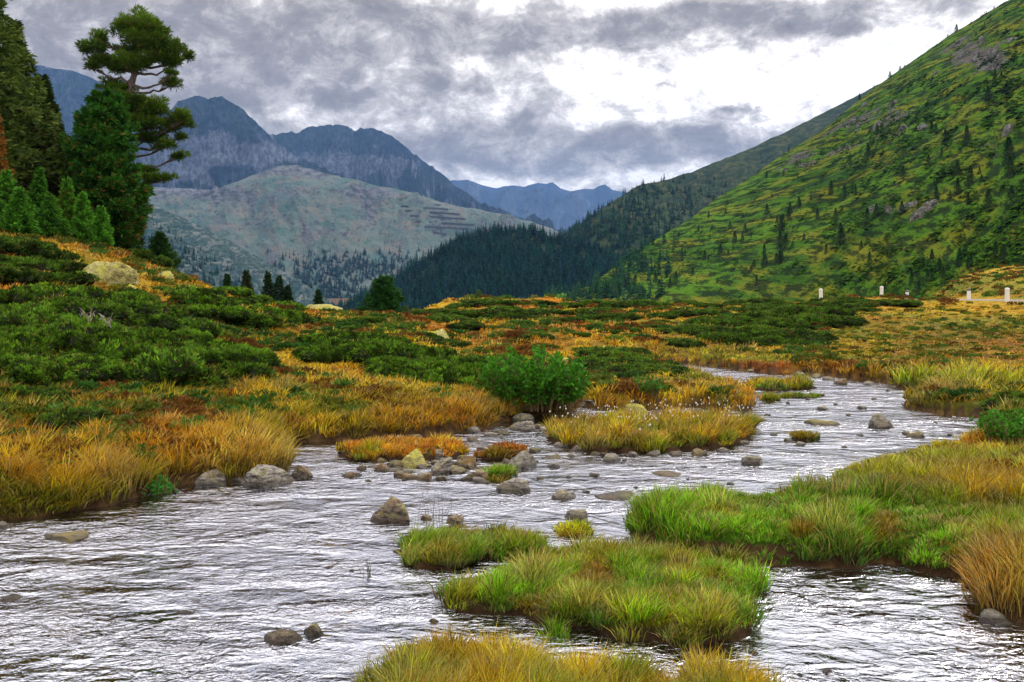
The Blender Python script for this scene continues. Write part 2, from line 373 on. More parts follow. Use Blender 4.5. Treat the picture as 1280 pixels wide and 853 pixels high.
def height(x, y, d=None):
    x = np.asarray(x, float); y = np.asarray(y, float)
    if d is None: d = sdf(x, y, BANK_MAIN)
    px = CX+FOC*x/np.maximum(y, 1)
    hum = (fbm(x*.45, y*.45, 11, 4)-.5)*.75+(fbm(x*.12, y*.12, 12, 3)-.5)*1.5*sstep(14, 35, y)
    hum = hum*sstep(0, 2.5, d)*(.4+.6*sstep(900, 500, px)+.35*sstep(30, 50, y))
    land = table(x, y)+hum*.8
    r, rz_ = road_info(x, y); land = rz_+(land-rz_)*sstep(2.4, 7.5, r)
    wob = (fbm(x*2.3, y*2.3, 3, 3)-.5)*.22
    dd = d+wob
    bank = .26*(1-np.exp(-np.maximum(dd, 0)/.12))+.20*np.maximum(dd, 0)+.014*np.maximum(dd, 0)**2+.03*(fbm(x*5, y*5, 5, 2)-.5)
    z = np.minimum(land, bank)
    k = .12; z = np.where(np.abs(land-bank) < k, z-(k-np.abs(land-bank))**2/(4*k), z)
    under = -.05-.25*sstep(0, 1.6, -dd)
    return np.where(dd > 0, z, under+.04*(fbm(x*2, y*2, 8, 3)-.5))
def h1(x, y): return float(height(np.array([x]), np.array([y]))[0])
def ground_at(px, py, y0=9.0, y1=130.0):
    """where the sight line through a photo point first meets the near terrain"""
    Y = np.exp(np.linspace(math.log(y0), math.log(y1), 500)); X = (px-CX)/FOC*Y; Z = CAM_H-(py-HY)/FOC*Y
    H = height(X, Y); k = np.nonzero(H >= Z)[0]
    if len(k) == 0:
        k = [int(np.argmax(H-Z))]
    k = k[0]; return X[k], Y[k], H[k]

# colour of what grows at a place
GOLD = np.array([.70, .43, .016]); ORNG = np.array([.66, .24, .008]); RUST = np.array([.36, .085, .008]); OLIV = np.array([.27, .28, .010])
GRN = np.array([.085, .23, .008]); BGRN = np.array([.17, .42, .010]); DGRN = np.array([.03, .085, .012]); STRAW = np.array([.55, .40, .12]); BRN = np.array([.14, .07, .02])
def lerp(a, b, t): return a+(b-a)*t[..., None] if hasattr(t, 'shape') else a+(b-a)*t
PAINT = [(1230, 358, 90, 10, OLIV*.8, .85),   # px, py, rx, ry, colour, strength: patches of one kind of growth read off the photograph
 (430, 440, 150, 24, GOLD, .9), (110, 560, 160, 40, ORNG, .55), (60, 500, 60, 30, RUST, .45), (230, 560, 80, 26, ORNG, .8), (150, 625, 110, 14, OLIV, .8), (250, 600, 30, 14, BGRN, .6),
 (640, 400, 60, 8, GOLD, .6), (740, 425, 120, 10, ORNG, .55), (700, 440, 80, 10, GOLD, .8), (980, 458, 130, 7, RUST, 1.0), (1040, 472, 60, 5, RUST, 1.0), (1000, 447, 110, 4, BGRN, .7),
 (1200, 476, 100, 10, BGRN, .8), (1230, 466, 70, 5, GOLD, .9), (1200, 505, 80, 14, OLIV, 1.0), (1230, 385, 120, 9, GOLD, .9), (1150, 415, 140, 18, OLIV, .8), (1220, 435, 90, 20, BRN*1.5, .35),
 (1060, 440, 80, 10, GOLD, .5), (920, 440, 60, 8, OLIV, .5), (900, 495, 50, 12, ORNG, .6), (830, 490, 50, 12, GOLD, .6), (1000, 600, 60, 20, GRN, .4), (1160, 640, 110, 26, GRN, .9), (1060, 660, 90, 24, BGRN, .75),
 (900, 660, 120, 20, BGRN, .6), (1240, 610, 60, 20, ORNG, .7), (1250, 720, 40, 50, RUST, .75), (1150, 595, 80, 18, GOLD, .45), (1180, 700, 60, 14, BGRN, .7), (960, 690, 80, 12, GRN, .7),
 (330, 600, 50, 14, OLIV, .5), (520, 520, 60, 20, ORNG, .6), (450, 525, 60, 20, RUST, .4), (600, 505, 50, 20, GOLD, .5), (40, 300, 60, 30, GOLD, .4), (130, 340, 100, 30, GOLD, .4)]
def veg(x, y, z, rng=None):
    px, py = proj(x, y, z)
    n1 = fbm(x*.28, y*.28, 21, 4); n2 = fbm(x*.9, y*.9, 22, 3); n3 = fbm(x*.35+9, y*.35, 23, 4)
    c = lerp(GOLD, ORNG, sstep(.42, .62, n1)); c = lerp(c, OLIV, sstep(.50, .66, n3)*.9); c = lerp(c, RUST, sstep(.6, .74, n2)*.6); c = lerp(c, GRN, sstep(.58, .75, 1-n2)*.6)
    rb = sstep(700, 800, px)*sstep(560, 590, py)          # the wet near-right bank is green sedge
    c = lerp(c, lerp(lerp(GRN, BGRN, sstep(.4, .6, n2)), GOLD, sstep(.52, .68, n1)*.6), rb)
    for a, b, rx, ry, cc, s in PAINT:
        g = np.exp(-((px-a)/rx)**2-((py-b)/ry)**2); c = lerp(c, cc, np.clip(g*1.5, 0, 1)*s*(.55+.45*sstep(.3, .6, n2)))
    return c

# ground sheet: polar grid, denser near the camera, out past the farthest mountains
def polar(ts, ys): return (ts[None, :]*ys[:, None]), np.repeat(ys[:, None], len(ts), 1)
# slopes are x/y
tt = np.concatenate([np.linspace(-1.6, -.75, 60, endpoint=False), np.linspace(-.75, .75, 900), np.linspace(.75, 1.6, 61)[1:]])
inv = 1/np.linspace(1/3.2, 1/45, 620); ys = np.concatenate([[1.0, 2.0], inv, np.exp(np.linspace(math.log(45.5), math.log(300), 170)), [600, 1500, 5000, 14000]])
GX, GY = polar(tt, ys); GD = sdf(GX.ravel(), GY.ravel(), BANK_MAIN).reshape(GX.shape)
GZ = height(GX, GY, GD); GZ = np.where(GY > 400, -60, GZ)
GC = veg(GX, GY, GZ); dk = sstep(.0, .35, GD)[..., None]
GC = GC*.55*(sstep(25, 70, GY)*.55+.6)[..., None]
BED = np.array([.11, .065, .025]); PEAT = np.array([.05, .028, .012])
peb = fbm(GX*4, GY*4, 40, 4)[..., None]
GC = np.where(((GZ < .0) & (GD < .15))[..., None], BED*(.4+1.2*peb), np.where((GZ < .2)[..., None] & (GD < .5)[..., None], PEAT, GC))
V = np.stack([GX, GY, GZ], -1).reshape(-1, 3)
ground = struct(link('ground', mesh('ground', V, grid_faces(*GX.shape)[:, ::-1], M_TURF, GC.reshape(-1, 3), True)))

# water
def water_mat():
    m, t, o = mat('river_water'); g = t.node('ShaderNodeNewGeometry').outputs['Position']
    flow = t.mapping(g, (1.0, 1.5, 1), (0, 0, .25))
    n1 = t.noise(flow, 1.3, 2, .5, .8); n2 = t.noise(flow, 6.0, 3, .55, 1.0); n3 = t.noise(flow, 15.0, 2, .5, .6)
    fast = t.step(t.noise(t.mapping(g, (.5, 1.2, 1), loc=(4, 2, 0)), .8, 4, .6), .42, .60)   # livelier riffles
    h = t.math('ADD', t.math('MULTIPLY', n1, .09), t.math('MULTIPLY', n2, t.math('ADD', t.math('MULTIPLY', fast, .036), .016)))
    h = t.math('ADD', h, t.math('MULTIPLY', n3, t.math('ADD', t.math('MULTIPLY', fast, .007), .009)))
    b = t.node('ShaderNodeBump'); b.inputs['Strength'].default_value = 1; b.inputs['Distance'].default_value = 1.0; t.l.new(h, b.inputs['Height'])
    fr = t.node('ShaderNodeFresnel'); fr.inputs[0].default_value = 1.5; t.l.new(b.outputs[0], fr.inputs[1])
    gl = t.node('ShaderNodeBsdfGlossy'); gl.inputs[0].default_value = (.70, .71, .77, 1); gl.inputs['Roughness'].default_value = .02; t.l.new(b.outputs[0], gl.inputs['Normal'])
    tr = t.node('ShaderNodeBsdfTransparent'); tr.inputs[0].default_value = (.42, .33, .21, 1)
    mx = t.node('ShaderNodeMixShader'); t.l.new(fr.outputs[0], mx.inputs[0]); t.l.new(tr.outputs[0], mx.inputs[1]); t.l.new(gl.outputs[0], mx.inputs[2])
    t.l.new(mx.outputs[0], o.inputs[0]); return m
M_WATER = water_mat()
wt = np.linspace(-2.2, 2.2, 500); wy = 1/np.linspace(1/1.5, 1/40, 300); WX, WY = polar(wt, wy)
WZ = .012*(fbm(WX*1.3, WY*2.0, 60, 3)-.5)*sstep(40, 10, WY)
struct(link('water', mesh('water', np.stack([WX, WY, WZ], -1).reshape(-1, 3), grid_faces(*WX.shape)[:, ::-1], M_WATER, None, True)))

# road
def road_mesh():
    s = np.concatenate([np.linspace(0, 1, 30, endpoint=False)+i for i in range(len(ROAD)-1)]+[[len(ROAD)-1]])
    C = np.stack([np.interp(s, range(len(ROAD)), ROAD[:, 0]), np.interp(s, range(len(ROAD)), ROAD[:, 1])], 1); z = np.interp(s, range(len(ROAD)), ROADZ)
    T = unit(np.gradient(C, axis=0)); N = np.stack([-T[:, 1], T[:, 0]], 1); offs = [-2.2, -2.05, 0, 2.05, 2.2]; zs = [-.1, .035, .06, .035, -.1]
    V = np.concatenate([np.concatenate([C+N*o, (z+q)[:, None]], 1)[:, None] for o, q in zip(offs, zs)], 1)
    m, t, o = mat('road_asphalt'); n = t.noise(t.node('ShaderNodeNewGeometry').outputs['Position'], 4, 6, .7)
    p = t.node('ShaderNodeBsdfPrincipled'); t.l.new(t.mix(n, (.16, .14, .12), (.34, .30, .26)), p.inputs['Base Color']); p.inputs['Roughness'].default_value = .9; t.l.new(p.outputs[0], o.inputs[0])
    return mesh('road', V.reshape(-1, 3), grid_faces(len(C), 5), m, None, True)
struct(link('road', road_mesh()))

# ------------------------------------------------------------------ hills and mountains
def slope_mat(name, a, b, c, rock, sc=(.01, .06), rk=(.55, .7), dark=None, bump=1.0, dk=(.5, .65)):
    """vegetated slope: UV = metres along the contour, metres of height, so growth bands follow the contours"""
    m, t, o = mat(name); uv = t.node('ShaderNodeUVMap', uv_map='UVMap').outputs[0]; g = t.node('ShaderNodeNewGeometry')
    m1 = t.mapping(uv, (sc[0], sc[1], 1)); n1 = t.noise(m1, 1, 9, .66, .3); n2 = t.noise(t.mapping(uv, (sc[0]*3.1, sc[1]*2.1, 1), loc=(7, 3, 0)), 1, 9, .68, .4)
    n3 = t.noise(t.mapping(uv, (sc[0]*1.7, sc[1]*1.0, 1), loc=(17, 13, 0)), 1, 9, .7, .6); n4 = t.noise(t.mapping(uv, (sc[0]*9, sc[1]*5, 1), loc=(1, 8, 0)), 1, 6, .7)
    col = t.mix(t.step(n1, .38, .60), a, b); col = t.mix(t.step(n2, .46, .62), col, c)
    if dark is not None: col = t.mix(t.math('MULTIPLY', t.step(n4, dk[0], dk[1]), .85), col, dark)
    sx = t.node('ShaderNodeSeparateXYZ'); t.l.new(g.outputs['True Normal'], sx.inputs[0])
    steep = t.math('SUBTRACT', 1.0, sx.outputs[2])
    att = t.node('ShaderNodeAttribute', attribute_name='Col'); s3 = t.node('ShaderNodeSeparateColor'); t.l.new(att.outputs[0], s3.inputs[0])
    rf = t.step(t.math('ADD', t.math('ADD', t.math('MULTIPLY', steep, .25), n3), t.math('MULTIPLY', t.math('SUBTRACT', s3.outputs[0], .5), .9)), rk[0], rk[1])
    rcol = t.mix(t.step(n4, .4, .6), tuple(v*.4 for v in rock), rock)
    col = t.mix(rf, col, rcol)
    p = t.node('ShaderNodeBsdfPrincipled'); t.l.new(col, p.inputs['Base Color']); p.inputs['Roughness'].default_value = 1; p.inputs['Specular IOR Level'].default_value = .05
    bp = t.node('ShaderNodeBump'); bp.inputs['Strength'].default_value = .8; bp.inputs['Distance'].default_value = bump
    t.l.new(t.math('ADD', t.math('ADD', n4, n2), t.math('MULTIPLY', n3, .8)), bp.inputs['Height']); t.l.new(bp.outputs[0], p.inputs['Normal'])
    t.l.new(p.outputs[0], o.inputs[0]); return m
def ridge(name, crest, base, m, zb=-60, amp=10, freq=.01, rid=.5, shape=1.0, nc=320, nr=120, gully=0.0, rockf=None, seed=0, back=.5, crestn=.25):
    c = np.array(crest, float); b = np.array(base, float)
    pxs = np.linspace(c[0, 0], c[-1, 0], nc)
    cy = np.interp(pxs, c[:, 0], c[:, 1]); cD = np.interp(pxs, c[:, 0], c[:, 2]); bD = np.interp(pxs, b[:, 0], b[:, 1])
    if crestn < .05: cy = cy+3.2*(ridged(pxs*.07, pxs*0, seed, 4)-.62)*-2.2+2.0*(fbm(pxs*.25, pxs*0+3, seed, 3)-.5)
    elif crestn < .2: cy = cy+2.5*(fbm(pxs*.06, pxs*0+3, seed, 5)-.5)
    k = 7; kern = np.ones(k)/k
    cD = np.convolve(np.pad(cD, k//2, mode='edge'), kern, 'valid'); bD = np.convolve(np.pad(bD, k//2, mode='edge'), kern, 'valid')
    zc = CAM_H-(cy-HY)/FOC*cD; t = (pxs-CX)/FOC
    vf = np.linspace(0, 1, nr); vb = np.linspace(0, 1, nr//3)[1:]
    Dn = np.concatenate([bD+(cD-bD)*v for v in vf[:, None]] if False else [(bD+(cD-bD)*v)[None] for v in vf]+[(cD*(1+back*.5*v))[None] for v in vb])
    Z = np.concatenate([(zb+(zc-zb)*v**shape)[None] for v in vf]+[(zc-(zc-zb)*v**.9)[None] for v in vb])
    env = np.concatenate([np.sin(np.minimum(vf*1.25, 1)*PI/2)*(1-(1-crestn)*sstep(.62 if crestn < .05 else .8, 1, vf)), crestn+vb*(1-crestn)])[:, None]
    X = t[None]*Dn; al = X*.6+Dn*.8
    nz = (fbm(X*freq, Dn*freq, seed+1, 6, .55)-.5)*(1-rid)+(ridged(X*freq, Dn*freq, seed+2, 6, .55)-.62)*rid
    arc = np.cumsum(np.hypot(np.gradient(t*cD), np.gradient(cD)))[None].repeat(len(Dn), 0)
    if gully: nz = nz+gully*(ridged(arc*freq*1.6+fbm(arc*freq, Z*freq, seed+8, 3)*1.1, Z*freq*.55, seed+5, 5, .6)-.6)
    Z2 = Z+nz*amp*env
    V = np.stack([X, Dn, Z2], -1); R = np.full(V.shape, .5)
    if rockf is not None:
        p, q = proj(X, Dn, Z2); R[..., 0] = rockf(p, q)
    uv = np.stack([arc, Z2], -1).reshape(-1, 2)
    o = struct(link(name, mesh(name, V.reshape(-1, 3), grid_faces(*X.shape)[:, ::-1], m, R.reshape(-1, 3), True, uv)))
    return V
def blobs(L):
    def f(p, q):
        r = np.full(p.shape, .5)
        for a, b, rx, ry, s in L: r = r+s*np.exp(-((p-a)/rx)**2-((q-b)/ry)**2)
        return r
    return f
M_FARB = slope_mat('far_range_hazed_rock', (.03, .07, .15), (.05, .09, .18), (.08, .11, .18), (.10, .14, .22), (.0012, .0010), bump=60)  # blue of the distance haze mixed into the rock colours
M_PEAK = slope_mat('peak_hazed_rock', (.012, .034, .075), (.030, .055, .070), (.05, .07, .12), (.17, .20, .27), (.0042, .0042), (.62, .76), (.010, .018, .026), bump=70, dk=(.42, .6))  # bluish rock tones carry part of the haze in their colour
M_ALP = slope_mat('alpine_pasture', (.085, .16, .14), (.165, .215, .19), (.21, .20, .17), (.20, .21, .24), (.0036, .009), (.56, .72), (.025, .045, .04), bump=50, dk=(.54, .68))
M_LOW = slope_mat('lower_pasture', (.025, .06, .065), (.055, .09, .08), (.15, .17, .16), (.22, .22, .22), (.010, .03), (.62, .78), (.015, .035, .035), bump=7, dk=(.46, .58))
M_HILL = slope_mat('hill_heath', (.030, .095, .004), (.085, .20, .008), (.19, .205, .010), (.17, .155, .14), (.0065, .060), (.74, .80), (.006, .018, .003), bump=6, dk=(.46, .56))
M_WOOD = slope_mat('wooded_hill', (.012, .025, .016), (.02, .04, .02), (.05, .06, .03), (.3, .28, .25), (.006, .02), (.72, .85), (.015, .03, .02), bump=3)
M_BACK = slope_mat('back_hill', (.018, .040, .022), (.042, .065, .026), (.07, .075, .03), (.16, .16, .15), (.004, .018), (.72, .88), (.012, .025, .014), bump=6, dk=(.44, .56))

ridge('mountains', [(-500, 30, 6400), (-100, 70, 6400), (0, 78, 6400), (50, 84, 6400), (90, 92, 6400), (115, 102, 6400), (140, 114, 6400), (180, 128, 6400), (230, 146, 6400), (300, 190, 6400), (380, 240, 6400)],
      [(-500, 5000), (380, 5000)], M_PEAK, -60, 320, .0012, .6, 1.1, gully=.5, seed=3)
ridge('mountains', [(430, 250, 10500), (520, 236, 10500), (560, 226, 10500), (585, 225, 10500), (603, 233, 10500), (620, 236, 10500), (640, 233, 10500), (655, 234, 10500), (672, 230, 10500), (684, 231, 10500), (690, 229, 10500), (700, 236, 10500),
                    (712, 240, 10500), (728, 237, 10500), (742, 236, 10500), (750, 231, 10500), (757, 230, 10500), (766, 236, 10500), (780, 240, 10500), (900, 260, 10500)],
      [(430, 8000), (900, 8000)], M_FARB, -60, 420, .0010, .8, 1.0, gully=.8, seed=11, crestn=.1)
ridge('mountains', [(300, 176, 6800), (338, 169, 6800), (352, 165, 6800), (370, 166, 6800), (385, 160, 6800), (400, 156, 6800), (415, 158, 6800), (428, 157, 6800), (445, 162, 6800), (462, 160, 6700), (475, 164, 6700), (490, 172, 6600), (515, 190, 6500), (545, 213, 6400), (570, 233, 6300),
                    (595, 250, 6200), (625, 263, 6100), (660, 277, 6000), (700, 292, 6000), (760, 310, 6000)], [(300, 4600), (760, 4900)], M_PEAK, -60, 420, .0016, .75, 1.0, gully=1.2, crestn=.0, seed=21, nc=520, nr=200,
      rockf=blobs([(430, 205, 80, 12, .3)]))
ridge('mountains', [(60, 250, 5200), (120, 232, 5200), (165, 200, 5200), (190, 172, 5200), (203, 155, 5200), (213, 138, 5200), (222, 128, 5200), (234, 125, 5200), (244, 121, 5200), (252, 119, 5200), (261, 123, 5200), (268, 119, 5200), (277, 122, 5200), (290, 128, 5200), (303, 136, 5200),
                    (318, 149, 5200), (332, 164, 5200), (345, 180, 5200), (365, 192, 5150), (395, 206, 5100), (430, 222, 5000), (480, 243, 5000), (540, 265, 5000)], [(60, 3600), (540, 4200)], M_PEAK, -60, 380, .0018, .75, 1.0, gully=1.2, crestn=.0, seed=31, nc=520, nr=200,
      rockf=blobs([(235, 212, 50, 14, .5), (330, 196, 50, 10, .4), (255, 180, 50, 16, .22), (275, 215, 20, 8, -.5), (200, 190, 20, 20, .2)]))
ALPV = ridge('mountains', [(40, 262, 4000), (120, 245, 4000), (180, 234, 4000), (230, 236, 4000), (270, 238, 4000), (300, 226, 4000), (330, 214, 4000), (350, 208, 4000), (372, 207, 4000), (400, 214, 4000), (430, 222, 4000), (470, 232, 4000), (510, 241, 4000), (540, 249, 4000), (575, 258, 4000), (600, 263, 4000),
                    (630, 268, 4000), (660, 276, 4000), (690, 287, 4000), (720, 300, 4000), (800, 330, 4000)], [(40, 2300), (400, 2300), (800, 2700)], M_ALP, -150, 190, .0034, .6, .8, nc=420, nr=200, gully=.6, crestn=.1, seed=41,
      rockf=blobs([(350, 212, 90, 10, .28), (230, 238, 60, 8, .28), (460, 238, 60, 6, .15)]))
LOWV = ridge('mountains', [(-60, 205, 1900), (60, 222, 1900), (130, 234, 1900), (175, 248, 1900), (230, 274, 1900), (290, 304, 1900), (340, 332, 1850), (385, 358, 1800), (420, 380, 1800), (480, 410, 1800)], [(-60, 1100), (480, 1400)], M_LOW, -120, 50, .006, .5, .9, seed=51, gully=.3)
BACKV = ridge('hills', [(600, 340, 1300), (660, 318, 1300), (690, 302, 1350), (705, 293, 1400), (740, 270, 1450), (770, 250, 1500), (790, 236, 1550), (810, 229, 1600), (835, 224, 1650), (860, 216, 1750), (900, 202, 1900), (940, 186, 2000), (980, 166, 2100), (1020, 146, 2200), (1060, 126, 2200), (1100, 106, 2200),
                    (1250, 40, 2200)], [(600, 900), (800, 950), (1250, 1200)], M_BACK, -60, 60, .006, .5, .9, seed=61, gully=.2)
WOODV = ridge('hills', [(330, 420, 1050), (380, 402, 1050), (430, 384, 1050), (460, 366, 1050), (500, 345, 1050), (540, 322, 1050), (570, 304, 1050), (600, 294, 1050), (640, 290, 1050), (665, 292, 1050), (700, 302, 1050), (740, 312, 1050), (800, 340, 1050), (880, 370, 1050)], [(330, 700), (880, 700)], M_WOOD, -60, 26, .012, .5, .9, seed=71)
FHV = ridge('hillside', [(680, 400, 640), (700, 388, 660), (715, 377, 680), (750, 348, 740), (800, 313, 800), (856, 277, 830), (901, 246, 840), (941, 220, 835), (986, 188, 825), (1025, 165, 810), (1050, 144, 800), (1080, 120, 780), (1130, 83, 740), (1180, 50, 700), (1225, 22, 660), (1262, 0, 620), (1320, -30, 580), (1500, -160, 520), (1800, -300, 480)],
      [(680, 600), (720, 600), (800, 500), (900, 360), (1000, 250), (1130, 170), (1280, 125), (1500, 105), (1800, 90)], M_HILL, -14, 22, .02, .5, 1.05, nc=620, nr=300, seed=81, gully=.15,
      rockf=blobs([(1205, 60, 50, 22, .24), (1240, 80, 30, 16, .22), (1095, 150, 60, 26, .2), (1040, 190, 35, 18, .14), (995, 195, 25, 20, .2), (1130, 262, 40, 8, .25), (1230, 200, 50, 30, .08)]))

def scatter(V, n, dens, rng):
    """n points on a ridge's grid, evenly as seen, kept by dens(px, py)"""
    nr, nc = V.shape[:2]; P = V.reshape(-1, 3); px, py = proj(P[:, 0], P[:, 1], P[:, 2]); px = px.reshape(nr, nc); py = py.reshape(nr, nc)
    a = np.abs((px[:-1, 1:]-px[:-1, :-1])*(py[1:, :-1]-py[:-1, :-1])); d = dens(px[:-1, :-1], py[:-1, :-1])*np.minimum(a, 8)
    pr = (d/d.sum()).ravel(); k = rng.choice(len(pr), n, p=pr); i, j = k//(nc-1), k % (nc-1); u = rng.random((n, 1)); v = rng.random((n, 1))
    return (V[i, j]*(1-u)+V[i, j+1]*u)*(1-v)+(V[i+1, j]*(1-u)+V[i+1, j+1]*u)*v

# ------------------------------------------------------------------ conifers
def conifer_small(seed, tiers=9, k=7, w_=.19, col=(.03, .065, .025), form=1.0):
    """unit-high far conifer: ragged drooping fans of foliage in whorls"""
    rng = np.random.default_rng(seed); b = Bag()
    for i in range(tiers):
        h = .06+.9*(i/tiers)**.95; r = w_*(1-(i/tiers)**form)*rng.uniform(.8, 1.15)+.012
        a0 = rng.uniform(0, 2*PI)
        for j in range(k):
            a = a0+2*PI*j/k+rng.uniform(-.25, .25); rr = r*rng.uniform(.65, 1.2); hh = h+rng.uniform(-.015, .015)
            d = np.array([math.cos(a), math.sin(a), 0]); s = np.array([-d[1], d[0], 0])
            tip = d*rr+[0, 0, hh-.25*rr]; m0 = d*rr*.5+[0, 0, hh+.02]
            b.add([[0, 0, hh+.085], m0+s*rr*.42-[0, 0, .01], tip, m0-s*rr*.42-[0, 0, .01]], [[0, 1, 2, 3]], np.array(col)*rng.uniform(.6, 1.4))
    b.add([[-.02, 0, .93], [.02, 0, .93], [0, 0, 1.0]], [[0, 1, 2]], np.array(col)*1.2)
    V, F, C = b.arrays(); return V, F, C
def conifer(seed, H=6.0, R=1.3, n=2600, col=(.03, .09, .02), tip=(.07, .17, .03), leaf=.22, form=.9, base=.04, droop=.25, brown=0.0, irregular=.25, upturn=0.0):
    """near conifer: (trunk bag, crown bag)"""
    rng = np.random.default_rng(seed); tb = Bag(); cb = Bag()
    zz = np.linspace(0, H*.97, 8); tube(tb, np.stack([np.sin(zz*.5+seed)*.02*H/6, np.cos(zz*.4)*.02, zz-.15], 1), np.interp(zz, [0, H], [.022*H, .006]), (1, 1, 1), 8)
    nb = int(28+H*10); leaf = min(leaf, H*.07+.03)
    for i in range(nb):
        f = (i+.5)/nb; h = H*(base+(1-base)*f**.9*.98); a = i*2.4+rng.uniform(-.3, .3)
        L = R*((1-f)**form)*(1-irregular+irregular*2*rng.random())*(1-.35*math.exp(-f*14))+.05
        d = np.array([math.cos(a), math.sin(a), 0.]); q = np.linspace(0, 1, 5)
        P = np.array([0, 0, h])+d*L*q[:, None]+np.array([0, 0, 1.])*(L*(upturn*q**2-droop*q))[:, None]
        tube(tb, P, np.linspace(.012*H*.35*(1-f)+.006, .003, 5), (1, 1, 1), 4)
        m = max(6, int(n/nb*(L/R+.15)*1.4)); u = rng.random(m)**.65
        side = np.array([-d[1], d[0], 0]); wd = L*.30*np.sin(np.clip(u, 0.05, 1)*PI*.8+.25)
        pts = np.array([0, 0, h])+d*L*u[:, None]+np.array([0, 0, 1.])*(L*(upturn*u**2-droop*u))[:, None]+side*(rng.uniform(-1, 1, m)*wd)[:, None]
        pts[:, 2] += rng.normal(0, .05*L+.02, m)-.12*np.abs(rng.normal(0, 1, m))*L*.3
        dirs = d*.8+side*rng.uniform(-.9, .9, m)[:, None]+np.array([0, 0, 1.])*rng.uniform(-.3, .45, m)[:, None]
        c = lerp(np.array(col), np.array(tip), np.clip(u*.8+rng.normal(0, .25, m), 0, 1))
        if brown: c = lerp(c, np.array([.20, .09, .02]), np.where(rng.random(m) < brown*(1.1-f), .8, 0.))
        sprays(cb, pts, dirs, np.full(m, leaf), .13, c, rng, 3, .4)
    return tb, cb
def tree(name, label, tb, cb, px, py, Y, rz=0, group=None, bury=.0, onterrain=True, cat='tree', nm=M_NEEDLE):
    x = (px-CX)/FOC*Y; z = h1(x, Y) if onterrain else CAM_H-(py-HY)/FOC*Y
    r = tag(empty(name, (x, Y, z-bury), rz), label, cat, group)
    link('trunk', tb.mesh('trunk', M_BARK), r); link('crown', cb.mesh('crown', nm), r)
    return r
def put_tree(name, label, px, ptop, Y, w_px, seed, n=2600, **kw):
    """conifer standing on the terrain, its height set by the row its tip reaches"""
    x = (px-CX)/FOC*Y; zg = h1(x, Y); H = CAM_H-(ptop-HY)/FOC*Y-zg; g = kw.pop('group', None)
    tb, cb = conifer(seed, H, w_px/FOC*Y/2, n, **kw); return tree(name, label, tb, cb, px, 0, Y, 0, g)

def copy_tree(o, loc, rz, sc):
    c = o.copy(); COL.objects.link(c); c.location = loc; c.rotation_euler = (0, 0, rz); c.scale = (sc[0], sc[0], sc[1])
    for ch in list(o.children):
        d = ch.copy(); COL.objects.link(d); d.parent = c
    return c

# trees of the left hill
BR = dict(col=(.022, .075, .012), tip=(.11, .33, .022))
put_tree('larch_tree', 'tall dark green larch with wispy boughs cut by the left edge', -22, -70, 37, 200, 101, 11000, col=(.035, .075, .012), tip=(.10, .14, .02), leaf=.30, droop=.55, irregular=.4, form=.75)
put_tree('larch_tree', 'wispy larch whose ragged top stands before the hazy mountain at far left', 18, 22, 39.5, 95, 102, 8000, col=(.03, .06, .012), tip=(.09, .12, .02), leaf=.30, droop=.5, irregular=.45, form=.8)
put_tree('spruce_tree', 'dark spruce between the wispy larches and the broad round pine', 52, 92, 39.5, 88, 103, 8000, col=(.02, .05, .012), tip=(.045, .085, .018), leaf=.28, droop=.35, brown=.3, form=.75)
put_tree('larch_tree', 'small larch turned orange brown at the left edge', -8, 132, 34.5, 50, 104, 3000, col=(.20, .08, .015), tip=(.33, .15, .02), leaf=.2, droop=.3)

